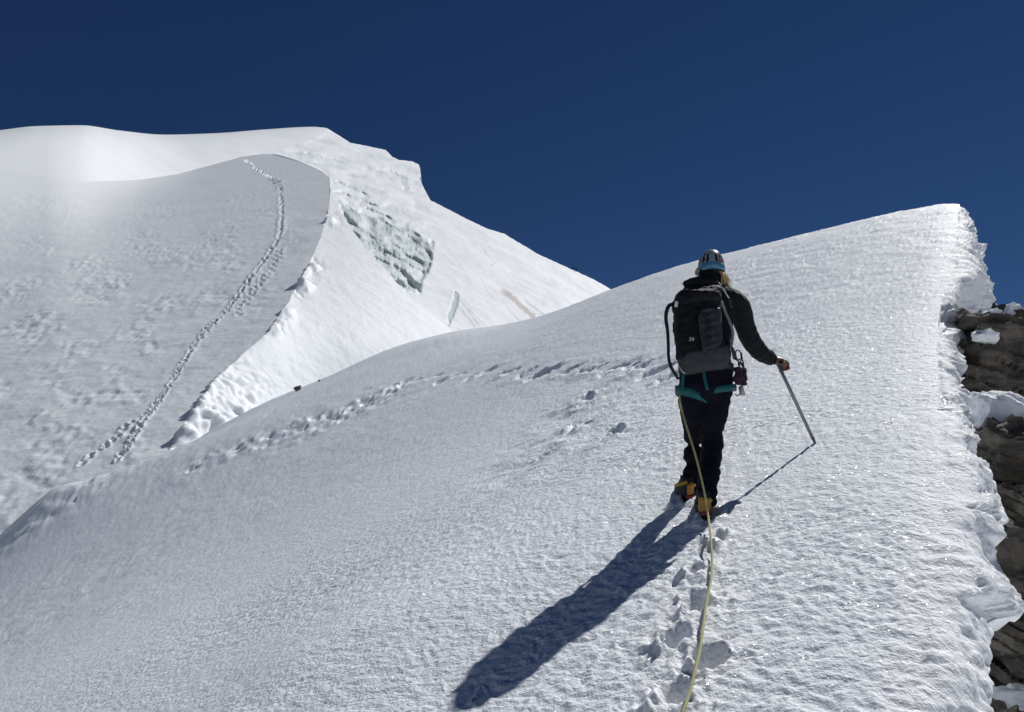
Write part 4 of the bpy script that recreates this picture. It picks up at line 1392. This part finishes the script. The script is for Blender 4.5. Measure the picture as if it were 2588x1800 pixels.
vs_ = [A(1868, 976, YG + .01), A(1877, 974, YG + .01), A(1885, 999, YG + .01), A(1872, 999, YG + .01)]
vs_ += [p + np.array([0, .006, 0]) for p in vs_]
hpart("tag_body", MB().add(vs_, [(0, 1, 2, 3), (7, 6, 5, 4), (0, 4, 5, 1), (1, 5, 6, 2), (2, 6, 7, 3), (3, 7, 4, 0)]), M_tag, it)
hpart("hook", MB().tube([A(1868, 980, YG), A(1870, 994, YG), A(1864, 1000, YG), A(1858, 996, YG)], .004, n=8, sub=4), M_steel, it)
it.name = "fabric_tag"

# ================================================================== ROPE
pts = [A(1717, 1000, YT - .06), A(1719, 1018, YT - .09), A(1724, 1040, yR + .10), A(1738, 1087, yR - .0), A(1757, 1148, yR - .10), A(1771, 1203, yR - .16), A(1782, 1253, yR - .18), A(1789, 1300, yR - .20)]
for (u, v, lift) in ((1795, 1345, .075), (1798, 1385, .05), (1800, 1420, .03), (1797, 1463, .028), (1787, 1517, .024), (1777, 1584, .034), (1769, 1642, .036), (1757, 1693, .042), (1743, 1750, .036), (1726, 1800, .036),
                     (1700, 1880, .014), (1670, 1990, .014)):
    p, d = hit(u, v)
    s_ = lift / 1.0
    # lift towards the viewer along the sight line so that it hangs above the snow
    rdir = ray(u, v)
    hgt = lambda dd: (EYE + rdir * dd)[2] - base(np.array([(EYE + rdir * dd)[0]]), np.array([(EYE + rdir * dd)[1]]))[0]
    dd = d
    while hgt(dd) < lift: dd -= .004
    pts.append(EYE + rdir * dd)
rope = link("rope", MB().tube(pts, .0062, n=10, sub=8).mesh("rope", True), M_rope)
tag(rope, "yellow green climbing rope running from the climber's harness to the bottom edge", "rope")

# ================================================================== TWO DISTANT CLIMBERS ON THE FAR SKYLINE
for (u, v, hgt, lean, lab) in ((1456, 686.5, 1.9, .1, "tiny dark figure standing on the far right skyline, lower of two"), (1448.5, 682.5, 1.6, .35, "tiny dark figure on the far right skyline, bending, upper of two")):
    d = 50.0 / -float(nray(n2, u / K, v / K))
    p0 = at(u, v, d)
    b = MB()
    s_ = hgt / 1.8
    J = lambda x, y, z: p0 + s_ * np.array([x + lean * max(z - .9, 0), y, z])
    b.tube([J(0, 0, .85), J(0, 0, 1.1), J(0, 0, 1.4), J(0, 0, 1.5)], [.19, .18, .22, .12], n=12)
    b.ball(J(0, 0, 1.68), (.11, .12, .14), 12, 8)
    b.tube([J(0, 0, 1.45), J(0, 0, 1.6)], [.07, .07], n=8)
    for k in (-1, 1):
        b.tube([J(.10 * k, 0, .9), J(.13 * k, .08, .48), J(.14 * k, 0, .0)], [.12, .09, .07], n=10)
        b.tube([J(.2 * k, 0, 1.42), J(.27 * k, .06, 1.15), J(.25 * k, .2, .95)], [.08, .065, .055], n=10)
    b.tube([J(0, -.2, 1.0), J(0, -.22, 1.4)], [.14, .15], n=10)
    me = fuse(b, "person", .05, 2, None, p0)
    o = link("person", me, M_trouser); o.location = p0
    tag(o, lab, "person", "distant climbers on the skyline")
